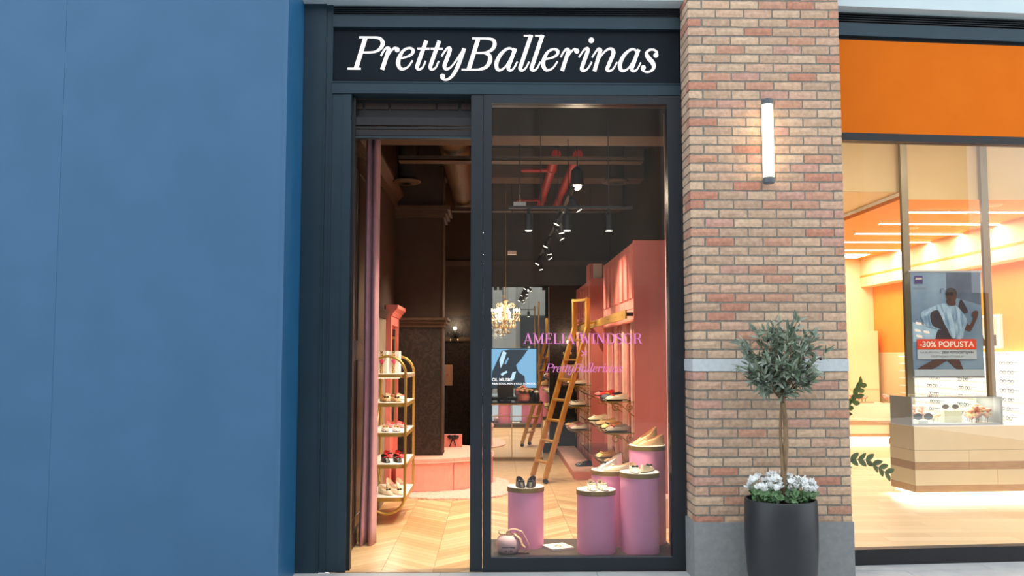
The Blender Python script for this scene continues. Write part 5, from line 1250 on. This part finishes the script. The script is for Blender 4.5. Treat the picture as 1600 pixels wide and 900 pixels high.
single('display_block', bx(-0.11,0.11,-0.07,0.14,0,0.14), M_COUNTER, 'cream block under the white sunglasses in the display case', 'block', cpos(0.60,0.26,0.0205), CR)
single('display_block', bx(-0.06,0.06,-0.06,0.06,0,0.034), M_WHITE, 'small white block under the tortoiseshell sunglasses', 'block', cpos(0.20,0.20,0.0205), CR)
r = random.Random(21)
for k, (u0, u1, n) in enumerate(((0.05,0.44,14),(0.74,1.08,26))):
    t = thing('flower_spray', ('coral silk blossoms around the tortoiseshell sunglasses', 'dense coral silk blossoms at the far end of the display case')[k], 'flowers', cpos((u0+u1)/2, 0.3, 0.0205), CR)
    for i in range(n):
        mb = MB(); hh = r.uniform(0.03,0.13) if k == 0 else r.uniform(0.03,0.19)
        if k == 0:
            if i % 3 == 0: bu, bv, hh = r.uniform(0.135,0.165), r.uniform(-0.16,0.0), r.uniform(0.05,0.09)     # beside the temple
            else: bu, bv, hh = r.uniform(-0.14,0.16), r.uniform(0.11,0.145), r.uniform(0.06,0.17)               # behind the glasses
        else: bu, bv = r.uniform(-0.085,0.125), r.uniform(-0.14,0.02)
        rb = 0.034 if (k == 0 and i % 3 == 0) else 0.045
        blossom(mb, (bu, bv, max(hh, 0.05)), rb, r, 5); b_o = part('bloom', mb, M_CORAL if i % 3 else CRR, t, True)
        part('twig', MB().tube([(bu*0.9, bv, 0.0), (bu*0.95, bv, max(hh,0.05)*0.5), (bu, bv, max(hh,0.05))], 0.003, 5), M_BARK, t)
# posts and poster
PYP = 3.66
posts = []
for k, (xt, xb_) in enumerate(((1410, 1420), (1534, 1547))):
    q = at((xt+xb_)/2+1, 420, PYP+0.20); zbp = cz1+0.013
    single('display_post', bx(-0.042,0.042,-0.03,0.03,0,4.6-zbp), M_POSTMET, ('brushed metal post left of the hanging poster', 'brushed metal post right of the hanging poster')[k] if False else ('brushed metal post by the white logo corner of the poster','brushed metal post beside the framed wall print')[k], 'post', (q.x, PYP+0.20, zbp))
yq = PYP-0.01
A = at(1422, 425, yq); B = at(1538, 588, yq)
po = thing('poster', 'large blue advertising poster with running figure and red discount banner', 'poster', (A.x, yq, B.z))
PW, PH = B.x-A.x-0.0, A.z-B.z
kx, kz = PW/525.0, PH/733.0
def PP(cx, cy): return ((cx-100)*kx, (800-cy)*kz)   # sheet units: 525 wide, 733 tall
M_PB = mat('poster_blue', lin(88,120,152), 0.5, c2=lin(118,152,182), scale=2.2); M_PD = mat('poster_slate', lin(64,84,112), 0.5, c2=lin(80,102,130), scale=3)
M_PL = mat('poster_pale', lin(158,196,224), 0.5, c2=lin(128,170,204), scale=9); M_PK = mat('poster_skin', lin(74,52,48), 0.5, c2=lin(64,45,42), scale=8); M_PN = mat('poster_dark', lin(38,36,46), 0.5, c2=lin(46,44,54), scale=8)
M_PR = mat('poster_red', lin(206,66,32), 0.5, c2=lin(202,62,30), scale=5); M_PV = mat('poster_violet', lin(52,36,108), 0.5, c2=lin(62,45,116), scale=5); M_PG = mat('poster_banner', lin(170,192,208), 0.5, c2=lin(164,186,203), scale=5)
M_PT = mat('poster_grey_ink', lin(110,120,132), 0.6, c2=lin(104,114,126), scale=9); M_PS = mat('poster_shirt', lin(150,188,218), 0.5, c2=lin(84,124,162), scale=9, stretch=(3,1,0.6))
part('sheet', bx(0,PW,0.0,0.006,0,PH), M_PB, po)
part('hanging_bar', bx(-0.02,PW+0.02,-0.006,0.012,PH,PH+0.02), M_CASE, po); part('bottom_bar', bx(-0.005,PW+0.005,-0.006,0.012,-0.02,0), M_CASE, po)
for x in (0.03, PW-0.05): part('hook', bx(x,x+0.02,0.006,0.178,PH+0.0,PH+0.02), M_CASE, po)
LAY = [0.0]
def pr(poly, m, nm='print_shape'):
    LAY[0] += 0.0005
    q = [PP(*c) for c in poly]; part(nm, MB().prism([(x,-LAY[0],z) for x,z in q],(0,0.0004,0)), m, po)
def smoothpoly(P, sub=5):
    n = len(P); out = []
    for i in range(n):
        p0,p1,p2,p3 = [Vector(P[(i+k)%n]) for k in (-1,0,1,2)]
        for s in range(sub):
            t = s/sub; q = 0.5*((2*p1)+(-p0+p2)*t+(2*p0-5*p1+4*p2-p3)*t*t+(-p0+3*p1-3*p2+p3)*t**3); out.append((q.x,q.y))
    return out
pr([(365,72),(620,72),(622,300),(365,230)], M_PD); pr([(104,72),(365,72),(365,170),(104,130)], M_PB)
pr([(106,420),(300,470),(270,540),(106,560)], M_PL)
for (x,y) in ((150,430),(210,440),(140,480),(205,490),(150,520)): pr([(x-22,y-12),(x+20,y-6),(x+26,y+12),(x-18,y+6)], M_WHITE)
pr(smoothpoly([(300,470),(390,500),(450,540),(430,680),(300,640),(270,560)]), M_PN)
pr([(130,750),(150,735),(240,690),(340,660),(400,640),(440,680),(470,750),(420,750),(350,690),(280,730),(240,750)], M_PK)
pr(smoothpoly([(470,260),(500,300),(520,350),(480,360),(450,320)]), M_PN)
pr(smoothpoly([(490,400),(530,440),(575,350),(595,370),(545,470),(520,485),(480,460)]), M_PK)
pr(smoothpoly([(545,375),(560,345),(590,340),(596,360),(575,385)]), M_PK)
pr(smoothpoly([(170,355),(240,320),(330,290),(420,300),(470,340),(510,410),(490,470),(470,535),(400,535),(360,480),(290,470),(210,450),(175,400)]), M_PS)
pr(smoothpoly([(240,360),(300,340),(340,430),(370,490),(310,470),(250,440)]), M_PN); pr(smoothpoly([(350,310),(375,320),(410,420),(420,520),(395,520),(375,420)]), M_PL); pr(smoothpoly([(290,310),(310,306),(345,390),(330,400)]), M_PL)
pr(smoothpoly([(190,360),(240,335),(235,350),(200,378)]), M_PL); pr(smoothpoly([(440,360),(455,370),(470,470),(455,480)]), M_PL)
pr(smoothpoly([(365,260),(420,250),(428,298),(392,306),(368,296)]), M_PK)
pr(smoothpoly([(360,215),(368,190),(400,178),(432,190),(440,225),(432,262),(408,285),(380,280),(362,250)]), M_PK); pr(smoothpoly([(358,205),(372,184),(402,178),(432,192),(440,225),(424,215),(395,200),(368,206)]), M_PN)
pr(smoothpoly([(357,212),(380,208),(384,224),(374,236),(359,230)]), M_BLACK); pr(smoothpoly([(388,208),(410,208),(412,226),(400,236),(388,228)]), M_BLACK); pr([(376,262),(396,262),(394,266),(378,266)], M_PN)
pr([(318,184),(348,184),(348,188),(322,188),(322,214),(318,214)], M_PV)
pr([(128,95),(188,95),(188,150),(172,146),(158,145),(144,146),(128,150)], M_PV)
pr([(130,540),(570,540),(570,612),(130,612)], M_PR); pr([(130,614),(570,614),(570,680),(130,680)], M_PG); pr([(104,752),(624,752),(624,799),(104,799)], M_PG)
yl = -(LAY[0]+0.0006)
def ptext(b_, cx, cy, size, fit, m, **kw): x, z = PP(cx, cy); text_part(b_, size*kz, m, po, x, yl, z, fit*kx, **kw)
ptext('ZEISS', 158, 115, 17, 50, M_WHITE, bold=0.0006); ptext('Seeing Beyond', 162, 177, 14, 92, M_PT)
ptext('-30% POPUSTA', 350, 578, 56, 405, M_WHITE, bold=0.0012)
ptext('NA KUPOVINU', 226, 634, 20, 148, M_PT); ptext('ZEISS FOTOOSETLJIVIH', 428, 634, 20, 240, M_PN, shear=0.2, bold=0.0008); ptext('DIOPTRIJSKIH STAKALA*', 352, 662, 20, 244, M_PT)
# plant just inside the right-hand shop, behind the pier edge
zp = thing('potted_plant', 'green leafy plant in a slim white vase reaching out from behind the pier', 'plant', (2.935, 0.56, 0))
part('pot', MB().lathe([(0.05,0),(0.065,0.02),(0.07,0.34),(0.065,0.36),(0.06,0.30)],20), M_WHITE, zp, 'auto')
def leafmesh(L, W, cup=0.15, n=5):
    mb = MB(); vs_ = []; fs = []
    for i in range(n+1):
        t = i/n; w_ = W*math.sin(PI*(0.06+0.94*t))**0.8*0.5 if i < n else 0.0005; z = -cup*L*t*t
        vs_ += [(-w_, L*t, z+0.2*w_),(0, L*t, z),(w_, L*t, z+0.2*w_)]
    for i in range(n): a = i*3; fs += [(a,a+1,a+4,a+3),(a+1,a+2,a+5,a+4)]
    return mb.add(vs_, fs)
LF = leafmesh(0.085, 0.046).mesh('leaf', M_PLANT, True)
def frond(pts, n):
    part('stem', MB().tube(pts, 0.005, 6), M_PLANT, zp, True)
    P = [Vector(p) for p in pts]
    for i in range(n+3):
        k = (0.3+0.7*i/(n+2))*(len(P)-1); j = min(int(k), len(P)-2); q = P[j].lerp(P[j+1], k-j); d = (P[j+1]-P[j]).normalized()
        for sgn in (-1,1):
            o = link('leaf', LF, zp, q); dirv = (d*0.7+Vector((0,0,sgn*0.6))+Vector((0,R_.uniform(-0.3,0.3),0))).normalized(); nz = Vector((R_.uniform(-.4,.4),-1,R_.uniform(-.3,.5))); nz = (nz-dirv*nz.dot(dirv)).normalized(); xx = dirv.cross(nz); o.rotation_euler = Matrix((xx,dirv,nz)).transposed().to_euler()
e1 = at(1383, 738, 0.46)-Vector((2.935,0.56,0)); e2 = at(1343, 603, 0.50)-Vector((2.935,0.56,0))
frond([(0,0,0.3),(-0.03,-0.03,0.62),(0.03,-0.06,0.80),(e1.x*0.6,-0.08,e1.z+0.10),(e1.x,-0.1,e1.z)], 6)
frond([(0,0,0.3),(-0.02,-0.02,0.8),(-0.01,-0.04,1.15),(e2.x-0.06,-0.06,e2.z-0.13),(e2.x,-0.06,e2.z)], 6)
frond([(0,0,0.3),(0.0,0.05,0.7),(0.0,0.1,1.0)], 5)

# ================================================================== POTTED OLIVE TREE IN FRONT OF THE PIER
TX, TY = 2.064, -0.585
pt = thing('planter', 'tall rounded charcoal planter on the pavement before the brick pier', 'planter', (TX, TY, 0))
part('pot', MB().lathe([(0.205,0.0),(0.222,0.01),(0.240,0.12),(0.253,0.30),(0.256,0.46),(0.252,0.635),(0.248,0.642),(0.236,0.642),(0.233,0.60)],40), M_POT, pt, 'auto')
part('soil', MB().lathe([(0.234,0.58),(0.22,0.60),(0.1,0.61),(0.001,0.612)],28), M_SOIL, pt, True)
ot = thing('olive_tree', 'small olive standard tree with twisted double trunk in the charcoal planter', 'tree', (TX, TY, 0.605))
def tw(ph, x1, rr):
    pts = []
    for i in range(13):
        t = i/12; pts.append((0.012+x1*t+0.022*math.sin(3.2*t+ph)*(0.4+t), 0.02*math.cos(3.5*t+ph), 0.72*t))
    return MB().tube(pts, [rr*(1.15-0.45*i/12)*(1+0.06*math.sin(i*2.1)) for i in range(13)], 9)
part('trunk', tw(0.0, 0.02, 0.022), M_BARK, ot, True); part('trunk', tw(2.6, 0.035, 0.013), M_BARK, ot, True)
r = random.Random(12); cc = Vector((0.045, 0.0, 1.01)); br_mb = MB(); tips = []
for i in range(52):
    while True:
        d = Vector((r.uniform(-1,1), r.uniform(-1,1), r.uniform(-0.75,1)))
        if 0.25 < d.length < 1: break
    d.normalize(); ext = r.uniform(0.7,1.03)
    tip = cc+Vector((d.x*0.345*ext, d.y*0.19*ext-0.03, d.z*(0.335 if d.z > 0 else 0.27)*ext))
    base = Vector((0.04,0,0.70+0.14*r.random())); mid = base.lerp(tip,0.5)+Vector((r.uniform(-.03,.03),r.uniform(-.03,.03),0.03))
    br_mb.tube([base, mid, tip], [0.006,0.004,0.002], 5); tips.append((base, mid, tip))
part('branches', br_mb, M_BARK, ot, True)
LV = [leafmesh(L, W, c_, 4).mesh('leaf', M_LEAF, True) for L, W, c_ in ((0.078,0.022,0.12),(0.066,0.020,-0.1),(0.088,0.022,0.2),(0.06,0.020,0.05))]
leaves = []
for (b_, m_, t_) in tips:
    for k in range(30):
        f = r.uniform(0.35, 1.02); q = b_.lerp(m_, f*2) if f < 0.5 else m_.lerp(t_, (f-0.5)*2)
        q = q+Vector((r.gauss(0,0.012), r.gauss(0,0.012), r.gauss(0,0.012)))
        ax = (t_-m_).normalized(); d = (ax*0.8+Vector((r.gauss(0,0.6), r.gauss(0,0.6), r.gauss(0.1,0.6)))).normalized()
        e = d.to_track_quat('Y','Z').to_matrix().to_4x4() @ Matrix.Rotation(r.uniform(-1.2,1.2),4,'Y')
        leaves.append((q.y, q, e, r.randrange(4)))
leaves.sort(key=lambda s: s[0]); mass = MB()
for i, (_, q, e, k) in enumerate(leaves):
    if i < 300:
        o = link('leaf', LV[k], ot, q); o.rotation_euler = e.to_euler()
    else:
        M4 = Matrix.Translation(q) @ e; mass.add([M4 @ v.co for v in LV[k].vertices], [tuple(p.vertices) for p in LV[k].polygons])
part('foliage', mass, M_LEAF2, ot, True, kind='stuff')
OL = MB().ball((0,0,0),0.009,7,5,(1,1,1.35)).mesh('olive', M_OLIVE, True)
for i in range(26):
    b_, m_, t_ = tips[i]; link('olive', OL, ot, m_.lerp(t_, 0.75)+Vector((0,-0.02,-0.012)))
# cyclamen around the trunk
r = random.Random(31)
CL_ = []
for k in range(3):
    mb = MB(); vs_ = [(0,0,0)]; n = 9
    for i in range(n): a = -PI*0.9+1.8*PI*i/(n-1)+PI/2; rr = 0.03*(0.85+0.2*math.cos(a*1.0+k)); vs_.append((rr*math.cos(a), rr*math.sin(a)+0.012, 0.006*math.sin(3*a+k)))
    mb.add(vs_, [(0,i,i+1) for i in range(1,n)]); CL_.append(mb.mesh('leaf', M_CYCLEAF, True))
def petal_bloom(seed):
    q = random.Random(seed); mb = MB()
    for i in range(5):
        a = 2*PI*i/5+q.random()*0.6; ln = 0.042
        def fn(u, v):
            s = (u-0.5)*0.030*math.sin(PI*(0.12+0.8*v)); rr = 0.006+0.020*v; z = ln*(v-0.25*v*v)+0.004*math.sin(8*u+i); return (rr*math.cos(a)-s*math.sin(a)*1.0, rr*math.sin(a)+s*math.cos(a), z)
        mb.sheet(fn, 3, 4, 0.001)
    mb.ball((0,0,0),0.008,6,4); return mb.mesh('bloom', M_PETAL, True)
PB = [petal_bloom(s) for s in range(4)]
def in_pot(cx, cy, rad_, z0, dz):
    """a spot of a plant rooted at (cx, cy): low ones stay within the pot wall, none inside the trunk"""
    while True:
        a = r.uniform(0,2*PI); q = rad_*math.sqrt(r.random()); x, y, z = q*math.cos(a), q*math.sin(a), z0+dz*r.random()
        rr = math.hypot(cx+x, cy+y)
        if rr < (0.185 if z < 0.055 else (0.215 if z < 0.085 else 0.25)) and math.hypot(cx+x-0.02, cy+y) > 0.05: return x, y, z
for k, (cx, cy) in enumerate(((-0.13,-0.06),(0.13,-0.06),(0.0,0.10))):
    t = thing('cyclamen', ('white cyclamen at the planter edge facing the dark shopfront', 'white cyclamen at the planter edge facing the optician window', 'white cyclamen behind the olive trunk')[k], 'flower', (TX+cx, TY+cy, 0.605))
    for i in range(75):
        lx_, ly_, lz_ = in_pot(cx, cy, 0.115, 0.03, 0.06); o = link('leaf', CL_[r.randrange(3)], t, (lx_, ly_, lz_))
        o.rotation_euler = (r.uniform(0.1,1.3), r.uniform(-0.5,0.5), r.uniform(-1.3,1.3)); o.scale = (1.1,1.1,1.1)
    st_ = MB()
    for i in range(22):
        x, y, h = in_pot(cx, cy, 0.12, 0.10, 0.085)
        st_.tube([(x*0.3,y*0.3,0),(x*0.8,y*0.8,h*0.7),(x,y,h)],0.002,4)
        o = link('bloom', PB[r.randrange(4)], t, (x,y,h)); o.rotation_euler = (r.uniform(-0.9,0.9), r.uniform(-0.9,0.9), r.uniform(0,6))
    part('stems', st_, M_CYCLEAF, t)
